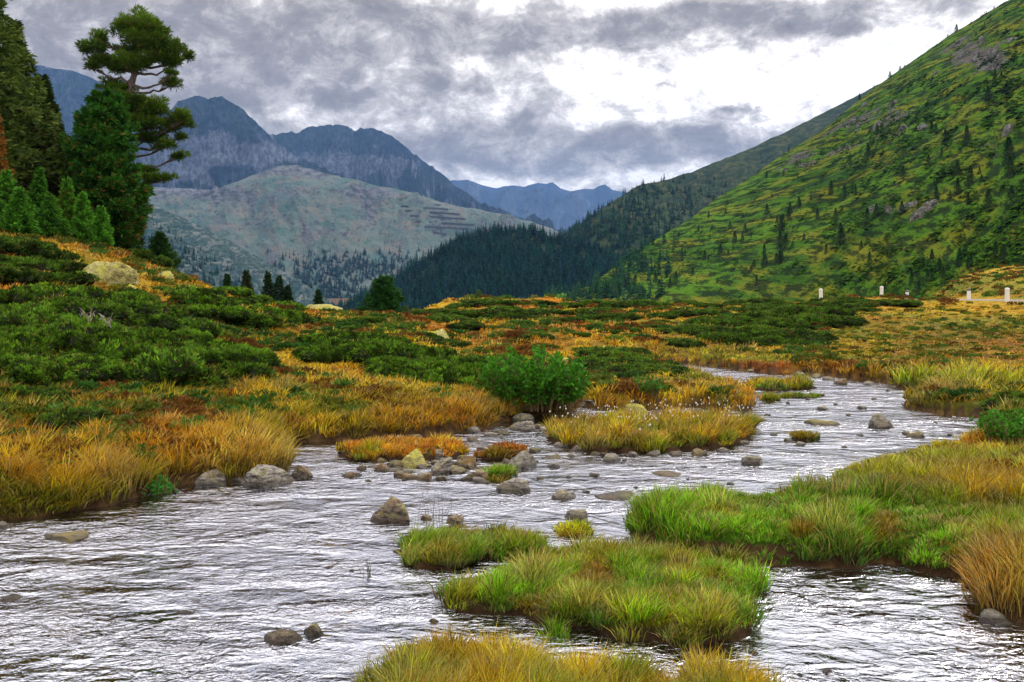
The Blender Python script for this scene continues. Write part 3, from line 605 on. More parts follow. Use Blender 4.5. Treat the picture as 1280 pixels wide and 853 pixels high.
def pads_tree(name, label, trunk_px, Y, pads, seed, col, tip, leaf, dens, rbase):
    """old stone pine: leaning trunk, crooked boughs, flat needle pads"""
    rng = np.random.default_rng(seed); x0 = (trunk_px[0][0]-CX)/FOC*Y; z0 = h1(x0, Y); tb = Bag(); cb = Bag()
    T = np.array([at(a, b, Y) for a, b in trunk_px])-[x0, Y, z0]; T[0, 2] = -.2
    s = np.linspace(0, len(T)-1, 30); P = np.stack([np.interp(s, range(len(T)), T[:, k]) for k in range(3)], 1); P[:, 1] += np.sin(s*1.3)*.12
    tube(tb, P, np.linspace(rbase, .04, 30), (1, 1, 1), 9)
    for a, b, rx, ry in pads:
        c = np.array(at(a, b, Y))-[x0, Y, z0]; rx = rx*1.14/FOC*Y; ry = ry*1.12/FOC*Y; depth = rng.uniform(-.9, .9)*(.5+rx*.5); c[1] += depth
        zs = c[2]-abs(c[0]-np.interp(c[2], P[:, 2], P[:, 0]))*.15-.25; k = int(np.argmin(np.abs(P[:, 2]-zs))); A = P[k]
        q = np.linspace(0, 1, 8)[:, None]; B = A*(1-q)+(c-[0, 0, ry*.4])*q; B[:, 2] -= np.sin(q[:, 0]*PI)*.18*np.linalg.norm(c-A)*.6; B[1:-1] += rng.normal(0, .05, (6, 3))
        tube(tb, B, np.linspace(.085, .02, 8), (1, 1, 1), 5)
        for _ in range(5):   # twigs fanning through the pad
            e_ = c+rng.normal(0, 1, 3)*[rx*.5, rx*.5, ry*.3]; tube(tb, np.linspace(B[5], e_, 4)+rng.normal(0, .02, (4, 3)), np.linspace(.028, .008, 4), (1, 1, 1), 4)
        m = int(dens*rx*(ry+.15)); d = unit(rng.normal(0, 1, (m, 3))); r = rng.random((m, 1))**.45
        sub = rng.normal(0, .5, (7, 3))*[rx, rx*.8, ry]     # lumps inside the pad
        pk = sub[rng.integers(0, 7, m)]; pts = c+pk*.75+d*r*np.array([rx*.5, rx*.5, ry*.55])
        dirs = d*[1, 1, .6]+[0, 0, .55]
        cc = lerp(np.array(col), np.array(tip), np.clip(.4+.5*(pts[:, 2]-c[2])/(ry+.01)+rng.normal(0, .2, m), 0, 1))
        cc = lerp(cc, np.array([.13, .09, .02]), np.where(rng.random(m) < .10, .7, 0.))
        sprays(cb, pts, dirs, np.full(m, leaf), .07, cc, rng, 5, .55)
    r = tag(empty(name, (x0, Y, z0)), label, 'tree'); link('trunk', tb.mesh('trunk', M_BARK), r); link('crown', cb.mesh('crown', M_NEEDLE), r); return r
pads_tree('stone_pine', 'tall crooked pine with flat windswept needle pads against the clouds', [(150, 300), (152, 210), (157, 150), (162, 118), (170, 92), (176, 62), (178, 34)], 41,
  [(177, 30, 20, 14), (165, 38, 16, 10), (192, 42, 18, 12), (205, 54, 16, 12), (148, 24, 7, 7), (180, 55, 26, 12), (200, 70, 24, 10), (216, 78, 14, 8), (226, 62, 9, 11), (232, 68, 5, 6), (125, 48, 9, 10), (120, 60, 12, 6), (107, 63, 6, 3), (128, 76, 17, 7), (150, 80, 18, 8), (115, 83, 8, 4),
   (170, 84, 22, 8), (155, 62, 14, 5), (213, 104, 11, 6), (218, 95, 7, 3), (135, 104, 14, 5), (150, 112, 14, 4), (160, 124, 22, 7), (178, 134, 24, 8), (200, 140, 20, 8), (222, 146, 15, 7), (234, 150, 6, 6), (190, 155, 26, 7), (168, 150, 24, 8), (212, 160, 10, 4), (185, 172, 18, 6), (206, 182, 11, 6), (216, 194, 9, 4), (225, 171, 6, 3),
   (190, 224, 14, 3.5), (208, 223, 8, 2.5), (228, 152, 12, 6), (184, 236, 8, 5), (178, 212, 12, 5)], 7, (.028, .07, .008), (.12, .22, .014), .24, 1500, .30)
put_tree('stone_pine', 'broad dense pine with rounded green top, right in front of the crooked pine', 131, 112, 38, 104, 110, 19000, col=(.012, .06, .010), tip=(.055, .19, .014), leaf=.24, form=.40, base=.03, droop=.15, brown=.15, irregular=.28, upturn=.25)
put_tree('stone_pine', 'low dark bushy pine under the right side of the broad pine', 154, 205, 40.5, 44, 111, 5000, col=(.012, .035, .01), tip=(.03, .07, .015), leaf=.22, form=.4, base=.02, droop=.1)
YG = 'young conifers below the tall pines'
for i, (p, tp, Y, wp, lb) in enumerate([
  (8, 210, 33, 40, 'bright green young conifer nearest the left edge'), (24, 232, 31.5, 30, 'stubby bright young conifer beside the leftmost one'), (49, 207, 34, 24, 'slim young conifer with pointed top in front of the dark spruce'),
  (62, 242, 32, 36, 'bushy emerald young conifer, widest of the young ones'), (84, 221, 33.5, 26, 'young conifer with brownish middle and pointed top'), (103, 238, 33, 24, 'slender green young conifer between the brownish one and the broad pine'),
  (127, 256, 33.5, 20, 'smallest bright young conifer at the foot of the broad pine')]):
    k = dict(BR)
    if i == 4: k['brown'] = .4
    put_tree('young_conifer', lb, p, tp+3, Y, wp*1.35, 120+i, 3600, leaf=.15, form=1.15, upturn=.35, droop=.12, irregular=.45, group=YG, **k)
put_tree('fir_tree', 'lone dark young fir on the crest right of the tall pines', 200, 290, 43, 44, 130, 4500, col=(.02, .06, .015), tip=(.05, .13, .02), leaf=.16, form=.9, upturn=.2, droop=.1)
RG = 'small conifers along the left crest'
for i, (p, tp, Y, wp, lb) in enumerate([
  (284, 344, 46, 11, 'tiny conifer on the crest, first right of the lone fir'), (308, 339, 46, 14, 'small brownish green conifer on the crest left of the close pair'),
  (335, 341, 47, 13, 'slim dark conifer, left one of the close pair on the crest'), (349, 346, 47, 19, 'fuller dark conifer, middle of the crest trio'), (360, 358, 47, 12, 'short dark conifer at the right end of the crest trio'),
  (398, 364, 47, 12, 'small dark conifer rising behind the flat yellow boulder')]):
    put_tree('small_conifer', lb, p, tp-2, Y, wp*1.35, 140+i, 1400, leaf=.14, form=1.05, col=(.015, .045, .015), tip=(.03, .08, .02), brown=.4 if i == 1 else 0, group=RG)
put_tree('pine_tree', 'bushy dark green pine in the dip before the wooded hill', 480, 345, 49, 52, 150, 6000, col=(.015, .06, .015), tip=(.035, .12, .02), leaf=.2, form=.5, upturn=.2, droop=.1, irregular=.35)
put_tree('small_conifer', 'small thin pale conifer right of the bushy dark pine', 508, 382, 49, 14, 151, 500, col=(.08, .12, .03), tip=(.16, .2, .04), leaf=.14)
put_tree('small_conifer', 'small bright sapling on the heath crest at mid picture', 598, 362, 58, 12, 152, 500, col=(.05, .12, .02), tip=(.10, .2, .03), leaf=.16)

# forests: a far wood that reads as one mass
rng = np.random.default_rng(5)
FP = [conifer_small(200+i, 7, 6, .27+.04*(i % 3), (.016, .040, .026), .85) for i in range(6)]
def forest(label, V, n, dens, hm, mul, name='forest', lift=0):
    P = scatter(V, n, dens, rng); O = []; F3 = []; C = []; off = 0; T4 = []
    for k in range(len(FP)):
        q = P[k::len(FP)]; m = len(q); hgt = hm*rng.uniform(.55, 1.3, m); sc = np.stack([hgt*rng.uniform(.8, 1.3, m)]*2+[hgt], 1); q = q-[0, 0, .5]
        mu = np.array(mul)[None]*(rng.uniform(.6, 1.5, (m, 1))); mu = mu*(1+rng.normal(0, .12, (m, 3)))
        a, f, c = merged(FP[k], q, sc, rng.uniform(0, 6.28, m), np.abs(mu)); O.append(a); C.append(c)
        for g in f: (F3 if g.shape[1] == 3 else T4).append(g+off)
        off += len(a)
    o = link(name, mesh(name, np.concatenate(O), [np.concatenate(F3), np.concatenate(T4)], M_FAR, np.concatenate(C)))
    tag(o, label, 'forest', kind='stuff'); return o
nz = lambda p, q, s, f=.05: fbm(p*f, q*f*1.5, s, 4)
forest('dark conifer wood covering the round hill in mid valley', WOODV, 6500, lambda p, q: (p > 400)*1.0*np.where(nz(p, q, 1) > .25, 1, .5)*(q < 395), 13, (.55, .85, 1.2))  # blue multiplier puts distance haze into the tree colour
forest('conifer wood on the back slope behind the wooded hill', BACKV, 4600, lambda p, q: (sstep(960, 760, p)*sstep(215, 250, q)*sstep(.30, .45, nz(p, q, 2))+.9*sstep(760, 700, p)*sstep(255, 270, q)+.12*sstep(.45, .6, nz(p, q, 3))*sstep(1000, 800, p))*(q > 222), 12, (1.0, 1.35, 1.25))
forest('blue hazed conifer wood low in the left valley', ALPV, 2600, lambda p, q: sstep(.40, .5, nz(p, q, 4)+.14*np.exp(-((p-420)/60)**2))*sstep(312, 332, q)*(p > 330)*(p < 560), 20, (.6, .9, 1.1))
forest('scattered conifer wood down the lower left valley slope', LOWV, 3000, lambda p, q: sstep(.34, .46, nz(p, q, 6)+.0012*(q-(235+.55*(p-150))))*sstep(12, 40, q-(245+.62*(p-170)))*(p > 150), 11, (.7, 1, 1))
forest('conifer wood along the foot of the green hillside', FHV, 420, lambda p, q: sstep(860, 740, p)*sstep(.4, .52, nz(p, q, 8))*(q > 300+(820-p)*.4)*(q < 380), 10, (1.3, 1.6, 1.0))

# countable trees on the green hillside
HG = 'conifers scattered over the green hillside'
HL = 'dark green conifer dotted on the green hillside'
protos = []
for i in range(5):
    tb, cb = conifer(300+i, 9.0, 2.0+.3*i, 620, leaf=.62, form=.95+.06*i, col=(.010, .035, .008), tip=(.03, .09, .012), droop=.3, irregular=.4)
    r = tag(empty('hillside_conifer'), HL, 'tree', HG); link('trunk', tb.mesh('trunk', M_BARK), r); link('crown', cb.mesh('crown', M_NEEDLE), r); protos.append(r)
hx = lambda p, q: (.25*sstep(.5, .62, nz(p, q, 12, .03))+1.2*np.exp(-((p-860)/90)**2-((q-320)/35)**2)+.5*np.exp(-((p-1000)/60)**2-((q-250)/60)**2)+.5*np.exp(-((p-930)/60)**2-((q-300)/30)**2)+.8*np.exp(-((p-790)/40)**2-((q-350)/20)**2)
                   +.15*np.exp(-((p-1200)/80)**2-((q-230)/60)**2))*(p < 1290)*(p > 730)*(q < 378)*(q > 30)
P1 = scatter(FHV, 215, hx, rng)
SK = [(1243, 14), (1196, 39), (1185, 45), (1125, 84), (1112, 93), (1092, 106), (1075, 118), (985, 170), (948, 197), (930, 210), (870, 250)]
P2 = []
for a, b in SK:
    j = int(np.argmin(np.abs(CX+FOC*FHV[299, :, 0]/FHV[299, :, 1]-a))); P2.append(FHV[296, j])
def near_pts(lst):
    Q = FHV.reshape(-1, 3); pp, qq = proj(Q[:, 0], Q[:, 1], Q[:, 2]); return [Q[int(np.argmin((pp-a)**2+(qq-b)**2))] for a, b in lst]
P3 = near_pts([(870, 330), (900, 318), (918, 305), (932, 290), (944, 282), (985, 275), (988, 268), (1000, 260), (958, 268), (1208, 182), (1260, 205), (1062, 226), (1125, 192), (1138, 195), (958, 224), (892, 250), (1010, 350), (1084, 340), (1005, 340), (975, 330), (820, 352), (838, 360)])
big = [(1116, 362, 14), (1128, 366, 11), (1140, 360, 16), (1150, 352, 14), (1158, 356, 12), (1166, 350, 20), (1176, 346, 18), (1184, 340, 22), (1193, 348, 15), (1202, 346, 17), (1212, 344, 14), (1222, 342, 13), (1230, 338, 22), (1243, 335, 24), (1252, 338, 16), (1262, 332, 26), (1272, 330, 22), (1282, 332, 18), (1240, 352, 9), (1098, 366, 10), (1108, 360, 11), (1148, 366, 9), (1179, 357, 11), (1215, 350, 10), (1256, 345, 12), (1270, 345, 10), (1290, 320, 22), (1234, 325, 14), (1205, 330, 12), (1250, 305, 16)]
k = 0
def hill_tree(P, Hm):
    global k
    a, b = proj(*P)
    where = 'on the skyline of the hillside' if any(abs(a-u)+abs(b-v) < 14 for u, v in SK) else 'in the cluster above the road' if a > 1090 and b > 325 else 'at the left foot of the green hillside' if a < 830 else 'low on the green hillside' if b > 310 else 'on the left shoulder of the green hillside' if a < 960 else 'in the middle of the green hillside' if a < 1100 else 'on the right part of the green hillside'
    o = protos[k] if k < 5 else None; s = Hm/9.0; rzv = random.uniform(0, 6.28); w_ = s*random.uniform(.8, 1.2)
    loc = (P[0], P[1], P[2]-.4)
    if o: o.location = loc; o.rotation_euler = (0, 0, rzv); o.scale = (w_, w_, s)
    else: last = copy_tree(protos[k % 5], loc, rzv, (w_, s))
    o = o or last; o['label'] = 'dark green conifer '+where; o['group'] = 'hillside conifers '+where
    k += 1
for P in list(P1)+P2: hill_tree(P, 2.6+5.5*random.random()**1.7*(1 if P[1] > 350 else .75))
for P in P3: hill_tree(P, random.uniform(5, 8.5))
big = [(a+random.uniform(-2, 2), b-(10 if a > 1160 else 4), hh) for a, b, hh in big]+[(a+random.uniform(-7, 7), b-random.uniform(4, 18), hh*random.uniform(.5, .9)) for a, b, hh in big]
for (a, b, hh), P in zip(big, near_pts([q[:2] for q in big])): hill_tree(P, (hh+5)/FOC*P[1])
# low bushes and krummholz on the hillside
BU = [conifer_small(400+i, 3, 7, .55, (.03, .06, .012), .5) for i in range(6)]
_FP = FP; FP = BU
o = forest('low dark dwarf pines speckled across the green hillside', FHV, 12000, lambda p, q: (.35*sstep(.45, .62, nz(p, q, 14, .04))+sstep(.55, .6, nz(p+q*2, q*2.2-p*.5, 15, .02))*.8+.9*np.exp(-((p-1080)/70)**2-((q-180)/40)**2))*(q < 385), 3.2, (1.1, 1.35, .5), 'dwarf_pines')
FP = _FP

# avalanche barriers on the far pasture
def steel():
    m, t, o = mat('barrier_steel'); p = t.node('ShaderNodeBsdfPrincipled'); p.inputs['Base Color'].default_value = (.02, .022, .025, 1); p.inputs['Roughness'].default_value = .7; t.l.new(p.outputs[0], o.inputs[0]); return m
M_ST = steel(); AQ = ALPV[:200].reshape(-1, 3); Ap, Aq = proj(AQ[:, 0], AQ[:, 1], AQ[:, 2])
def alp_pt(a, b): return AQ[int(np.argmin((Ap-a)**2+(Aq-b)**2))]
for i, (a, b, c, d) in enumerate([(503, 260, 511, 261), (530, 262, 560, 264), (508, 266, 576, 271), (513, 272, 583, 277), (521, 279, 593, 284), (532, 286, 583, 290), (542, 293, 572, 297), (540, 258, 552, 259)]):
    A = alp_pt(a, b); B = alp_pt(c, d); bag = Bag(); L = np.linalg.norm(B-A); n = max(3, int(L/12)); hh = 7.5
    pts = np.array([A+(B-A)*(j/n)-A for j in range(n+1)])
    for j in range(n):
        p, q = pts[j], pts[j+1]; th = np.array([0, 1.2, 0])
        Vb = [p, q, q+[0, 0, hh], p+[0, 0, hh], p+th, q+th, q+th+[0, 0, hh], p+th+[0, 0, hh]]
        bag.add(Vb, [[0, 1, 2, 3], [5, 4, 7, 6], [3, 2, 6, 7], [0, 3, 7, 4], [1, 5, 6, 2]], (1, 1, 1))
        s_ = p+[0, 3.5, 0]; tube(bag, [s_-[0, 0, 2], p+th+[0, 0, hh*.9]], [.5, .5], (1, 1, 1), 4)
    names = ['tiny top left', 'upper', 'long second', 'long third', 'widest fourth', 'fifth', 'lowest and short', 'short topmost']
    tag(link('avalanche_barrier', bag.mesh('avalanche_barrier', M_ST), None, A+[0, -30, 2]), names[i]+' dark avalanche barrier row on the far pasture', 'barrier', 'avalanche barriers on the far pasture')

# ------------------------------------------------------------------ rocks
_bm_cache = {}
def ico(sub):
    import bmesh
    if sub not in _bm_cache:
        bm = bmesh.new(); bmesh.ops.create_icosphere(bm, subdivisions=sub, radius=1); me = bpy.data.meshes.new('t'); bm.to_mesh(me); bm.free()
        V = np.empty(len(me.vertices)*3); me.vertices.foreach_get('co', V); F = np.array([p.vertices[:] for p in me.polygons]); bpy.data.meshes.remove(me)
        _bm_cache[sub] = (V.reshape(-1, 3), F)
    return _bm_cache[sub]
def n3(V, f, s): return (fbm(V[:, 0]*f+V[:, 2]*f*.7, V[:, 1]*f-V[:, 2]*f*.5, s, 4)+fbm(V[:, 1]*f*.8+5, V[:, 2]*f, s+9, 4)+fbm(V[:, 2]*f+3, V[:, 0]*f*.9, s+19, 4))/3-.5
def rock_verts(seed, sx, sy, sz, sub=5, cuts=16, rough=.20, flat=0.0):
    rng = np.random.default_rng(seed); V, F = ico(sub); V = V.copy()
    for _ in range(cuts):     # cleaved planes
        d = unit(rng.normal(0, 1, 3)); d[2] = abs(d[2])*.8; d = unit(d); k = rng.uniform(.42, .86); e = V@d-k; V -= np.maximum(e, 0)[:, None]*d*.97
    nrm = unit(V); V = V+nrm*(n3(V, 1.3, seed)[:, None]*rough*1.4+n3(V, 4.0, seed+3)[:, None]*rough*1.5+n3(V*[1, 1, 2.6], 10, seed+5)[:, None]*rough*1.1)
    V = V/np.abs(V).max(0); V[:, 2] = np.sign(V[:, 2])*np.abs(V[:, 2])**.62
    if flat: V[:, 2] = np.where(V[:, 2] > flat, flat+(V[:, 2]-flat)*.25, V[:, 2])
    return V*[sx, sy, sz], F
def rock(label, px, py, wpx, hpx, m=M_ROCK, seed=None, Y=None, tilt=0, grp=None, sub=4, dy=.8, name='rock', flat=0.0, cat='rock'):
    """(px,py): middle of the foot line; wpx x hpx: visible size in the photo"""
    seed = seed if seed is not None else int(px*7+py*13)
    if Y is None:
        Yf = CAM_H*FOC/(py-HY) if py > 452 and waterline(px, py) else None
        if Yf is None: x, Yf, z = ground_at(px, py)
        else: z = 0
    else: Yf = Y; z = h1((px-CX)/FOC*Y, Y)
    sx = wpx*1.08/FOC*Yf/2; H = hpx*.88/FOC*Yf; sy = sx*dy; el = (CAM_H-z)/Yf
    H = max(H-sy*.5*el, H*.45, .02)
    V, F = rock_verts(seed, sx, sy, H*1.5, sub, flat=flat); top = V[:, 2].max(); V[:, 2] += H-top
    o = link(name, mesh('rock', V, F, m, None, True), None, ((px-CX)/FOC*(Yf+sy*.7), Yf+sy*.7, z), 0); o.rotation_euler = (0, tilt, 0)
    return tag(o, label, cat, grp)
def waterline(px, py):
    x, y = onwater(px, py); return not bool(inside(np.array([x]), np.array([y]), BANK_MAIN)[0])

R = rock
R('brown peaked boulder standing alone in the left river', 490, 655, 60, 35, M_ROCK, 5, sub=5)
R('broad ridged grey boulder at the left bank corner', 340, 608, 82, 30, M_ROCKG, 12, sub=5)
R('mossy boulder touching the right side of the ridged bank boulder', 380, 599, 42, 21, M_ROCK, 13, sub=5)
R('grey boulder half under grass, left of the bank corner', 264, 609, 50, 27, M_ROCKG, 14, sub=5, Y=12.6)
R('pale flat stone lying in grass above the bank boulders', 247, 575, 40, 8, M_ROCKG, 15)
R('split brown stone low in the river, bottom left', 356, 808, 54, 22, M_ROCK, 1601, sub=5, tilt=.2)
R('small pointed stone right of the split brown stone', 393, 796, 30, 18, M_ROCK, 1703, sub=5, tilt=-.4)
R('low tan stone barely above water near the left bank', 86, 678, 60, 11, M_ROCKO, 18)
R('small pale stone at the foot of the left bank', 4, 661, 18, 10, M_ROCKG, 19)
R('thin dark stone awash at the left edge', 14, 752, 34, 9, M_ROCK, 20)
R('domed grey boulder, biggest in the right channel', 1100, 537, 46, 22, M_ROCKG, 21, sub=5)
R('low dark slab awash left of the domed boulder', 1027, 533, 44, 8, M_ROCK, 22)
R('squat dark stone right of the domed boulder', 1147, 549, 26, 11, M_ROCK, 23)
R('tiny dark stone beside the squat dark stone', 1132, 544, 14, 6, M_ROCK, 24)
R('pale topped boulder in the mid river', 942, 582, 30, 14, M_ROCKG, 25)
R('thin brown slab awash left of the pale topped boulder', 838, 596, 44, 5, M_ROCKO, 26)
R('brown boulder at the far bend before the red grass', 1052, 481, 18, 9, M_ROCKO, 27)
R('flat stone among the far riffles', 1027, 513, 16, 6, M_ROCKG, 28)
R('round stone in the far riffles', 1077, 512, 14, 6, M_ROCKG, 29)
R('grey stone at the tip of the cotton grass islet', 949, 527, 22, 9, M_ROCKG, 30)
R('ochre stone at the front edge of the cotton grass islet', 872, 571, 30, 12, M_ROCKO, 31)
R('grey stone on the left front edge of the cotton grass islet', 818, 571, 20, 9, M_ROCKG, 32)
R('round grey boulder below the cotton grass islet', 766, 577, 28, 13, M_ROCKG, 33)
R('small grey boulder left of the round one below the islet', 692, 586, 22, 9, M_ROCKG, 34)
R('long slab on the front edge of the cotton grass islet', 722, 566, 30, 10, M_ROCK, 35)
R('flat pale stone with dark foot in mid stream', 703, 626, 40, 15, M_ROCKG, 36, sub=5)
R('thin brown slab right of the flat pale stone', 775, 625, 60, 8, M_ROCK, 37)
R('pinkish wedge stone behind the small grass tuft', 724, 651, 38, 15, M_ROCKG, 38)
R('slanted pale grey wedge boulder in the rapids', 640, 617, 52, 22, M_ROCKG, 39, sub=5, tilt=.15)
R('yellow lichened boulder in the middle of the stone bar', 515, 587, 46, 27, M_ROCKL, 40, sub=5)
R('rough grey boulder beside the yellow lichened one', 553, 594, 44, 26, M_ROCKG, 41, sub=5)
R('rounded orange boulder in the stone bar', 583, 585, 28, 18, M_ROCKO, 42, sub=5)
R('pale speckled boulder at the right end of the stone bar', 648, 587, 46, 25, M_ROCKG, 43, sub=5)
R('brown boulder in front of the orange boulder', 598, 601, 50, 13, M_ROCK, 44, sub=5)
R('low dark boulder at the left end of the stone bar', 477, 590, 28, 12, M_ROCK, 45)
R('black flat stone left of the stone bar', 441, 573, 38, 7, M_ROCK, 46)
R('dark slab under the left end of the grassy bar', 487, 575, 44, 12, M_ROCK, 47)
R('low brown slab awash before the stone bar', 438, 598, 30, 9, M_ROCK, 48)
R('tan stone in front of the rough grey boulder', 532, 602, 28, 13, M_ROCKO, 49, sub=5)
R('dark wet stone between tan and brown stones', 552, 601, 16, 7, M_ROCK, 50)
R('reddish flat stone left of the tan stone', 510, 600, 34, 10, M_ROCKO, 51)
R('small round grey boulder on top of the stone bar', 549, 575, 18, 14, M_ROCKG, 52)
R('brown slab behind the stone bar', 620, 573, 60, 12, M_ROCK, 53)
R('dark stone right of the speckled boulder', 690, 575, 34, 6, M_ROCK, 54)
R('grey boulder at the inlet below the leafy bush', 659, 541, 36, 16, M_ROCKG, 55, sub=5)
R('orange stained boulder at the inlet', 645, 538, 20, 12, M_ROCKO, 56)
R('mossy grey boulder behind the inlet boulders', 652, 527, 34, 12, M_ROCKG, 57)
R('pale flat boulder at the mouth of the inlet', 590, 541, 22, 8, M_ROCKG, 58)
R('yellowish boulder at the head of the back channel', 796, 516, 40, 13, M_ROCKL, 59)
R('flat grey stone in the back channel', 745, 509, 50, 6, M_ROCKG, 60)
R('smooth grey stone at the right bank foot, bottom right', 1245, 782, 46, 19, M_ROCKG, 61, sub=5)
R('small grey stone where the brown bank tip ends', 1232, 541, 18, 9, M_ROCKG, 62)
R('dark stone at the mid river edge of the right bank', 993, 616, 30, 7, M_ROCK, 63)
R('dark stone against the right bank edge, farther one', 985, 628, 24, 7, M_ROCK, 64)
R('brown stone on the far rim of the green bank', 1112, 579, 40, 12, M_ROCKO, 65)
R('mossy brown stone behind the left grass islet', 571, 657, 32, 13, M_ROCKO, 66)
R('small mossy stone left of the one behind the islet', 533, 652, 20, 9, M_ROCKO, 67)
R('flat dark stone touching the left grass islet', 499, 692, 20, 6, M_ROCK, 68)
R('dark flat pebble above the lowest grass islet', 543, 780, 18, 7, M_ROCK, 69)
R('dark wet pebble in the lower right pool', 943, 820, 18, 6, M_ROCK, 70)
R('tiny dark wet stone at the bottom of the lower right pool', 1033, 842, 16, 7, M_ROCK, 71)
R('small reddish stone right of the grass tuft', 748, 680, 12, 6, M_ROCKO, 72)
# land boulders
R('large slanting yellow lichen slab on the left hillside', 142, 360, 104, 40, M_ROCKL, 73, sub=5, tilt=.42, dy=.7)
R('small pale boulder left of the slanting lichen slab', 95, 336, 18, 12, M_ROCKL, 74)
R('flat yellow lichen boulder on the crest before the valley', 396, 391, 76, 14, M_ROCKL, 75, sub=5, Y=43)
R('yellow boulder on the crest below the lone fir', 205, 350, 28, 12, M_ROCKL, 76)
R('low yellow boulder right of the crest boulder', 233, 366, 30, 9, M_ROCKL, 77)
R('tan stone in heath below the slanting slab', 165, 364, 20, 9, M_ROCKL, 78)
R('pale boulder in gold grass beyond the leafy bush', 706, 456, 28, 10, M_ROCKL, 79)
R('pale slab on the shoulder of the juniper mound', 548, 427, 44, 18, M_ROCKL, 80, sub=5, tilt=.4)
R('white stone half sunk in grass on the left bank', 92, 548, 18, 8, M_ROCKG, 81)
R('pale stone in the left bank grass', 145, 561, 26, 9, M_ROCKG, 82)
R('rounded pale stone right of the other in the left bank grass', 163, 560, 16, 9, M_ROCKG, 83)
R('pale slanting rock in heath near the left edge', 60, 290, 30, 10, M_ROCKL, 84, tilt=.4)
R('tan rock beside the back channel', 800, 482, 46, 7, M_ROCKO, 85)
R('grey topped hump of earth by the road', 1133, 381, 14, 8, M_ROCKO, 86)
SG = 'small stones breaking the water'
SL = 'small dark stone just breaking the river surface'
sr = np.random.default_rng(9)
small = [(560, 556, 12), (575, 560, 10), (590, 552, 14), (700, 566, 10), (715, 572, 12), (668, 566, 14), (745, 596, 14), (795, 611, 8), (770, 563, 12), (985, 553, 12), (1000, 558, 14), (880, 585, 8), (860, 600, 6), (912, 606, 10), (1075, 545, 10), (1060, 520, 10), (1045, 507, 8), (985, 505, 8), (960, 520, 8),
         (967, 545, 10), (1170, 530, 10), (1187, 545, 8), (1206, 560, 10), (900, 637, 10), (850, 640, 9), (880, 632, 12), (940, 633, 10), (745, 570, 18), (640, 555, 10), (625, 548, 12), (600, 563, 12), (712, 598, 10), (675, 600, 12), (440, 715, 8), (430, 560, 10), (1010, 500, 8), (1092, 500, 8), (975, 487, 8),
         (1110, 490, 8), (920, 560, 8), (1055, 560, 8), (905, 550, 8), (820, 622, 14), (733, 617, 12), (700, 655, 8), (780, 577, 8), (655, 605, 14), (1155, 565, 8), (610, 605, 12), (460, 603, 8), (1000, 846, 10), (690, 800, 8), (960, 700, 7), (1125, 704, 6)]
for a, b, c in small:
    if waterline(a, b): R('small dark river stone '+('in the far riffles before the bend' if b < 530 else 'around the domed boulder' if a > 960 and b < 580 else 'between stone bar and inlet' if b < 580 and a < 735 else 'under the cotton grass islet' if b < 590 else 'between stone bar and right bank' if b < 645 else 'near the grass islets'), a, b, c*sr.uniform(.8, 1.3), c*sr.uniform(.3, .5), [M_ROCK, M_ROCKG, M_ROCK][sr.integers(3)], None, grp=SG, sub=3)

for i in range(46):
    u = sr.random(); a = 462+u*200+sr.normal(0, 6); b = 574+u*4+abs(sr.normal(0, 12))+(4 if u < .9 else 0)
    if b < 608: R('brown grey stone '+('at the left end of the stone bar' if u < .3 else 'by the lichened boulders of the bar' if u < .65 else 'by the speckled boulder of the bar'), a, b, sr.uniform(12, 30), sr.uniform(4, 9), [M_ROCK, M_ROCKG, M_ROCKO, M_ROCK][sr.integers(4)], 900+i, grp='stones packed in the stone bar', sub=4)
for i, (a, b, w_) in enumerate([(672, 536, 14), (684, 540, 16), (630, 545, 16), (612, 546, 14), (520, 549, 14), (500, 552, 18), (470, 553, 14), (700, 560, 18), (755, 571, 14), (790, 571, 16), (845, 571, 18), (902, 566, 16), (930, 556, 14), (1000, 470, 14), (1020, 473, 14), (1035, 476, 12), (940, 466, 12), (1085, 482, 14), (900, 484, 10), (960, 640, 18), (1010, 612, 16), (890, 649, 14), (1060, 604, 12), (300, 603, 16), (220, 616, 12)]):
    R('low shore stone '+('at the inlet under the left bank' if a < 700 and a > 400 and b < 560 else 'at the cotton grass islet front' if 690 < a < 935 and 550 < b < 580 else 'on the far shore by the red plants' if b < 500 else 'on the rim of the right green bank' if a > 700 else 'beside the left bank boulders'), a, b, w_*1.3, w_*.45, [M_ROCK, M_ROCKG][i % 2], 1200+i, grp='stones along the water edge', sub=4)

# crags on the green hillside
CG = 'rock crags high on the green hillside'
cr_v = [rock_verts(500+i, 1, 1, 1, 4, 12, .5) for i in range(4)]; cr_me = [mesh('crag', v, f, M_CRAG, None, False) for v, f in cr_v]
spots = [(sr.normal(1205, 22), sr.normal(62, 10)) for _ in range(9)]+[(sr.normal(1243, 9), sr.normal(76, 7)) for _ in range(7)]+[(sr.normal(1095, 22), sr.normal(150, 11)) for _ in range(12)]+[(sr.normal(1065, 15), sr.normal(165, 8)) for _ in range(6)]+[(sr.normal(993, 7), sr.normal(195, 9)) for _ in range(6)]+[(sr.normal(1115, 6), sr.normal(135, 5)) for _ in range(3)]+[(sr.normal(1130, 22), sr.normal(262, 4)) for _ in range(7)]+[(sr.normal(1262, 8), sr.normal(60, 8)) for _ in range(3)]+[(1143, 148), (1170, 92), (1215, 50), (1160, 160), (1260, 165), (1240, 205)]
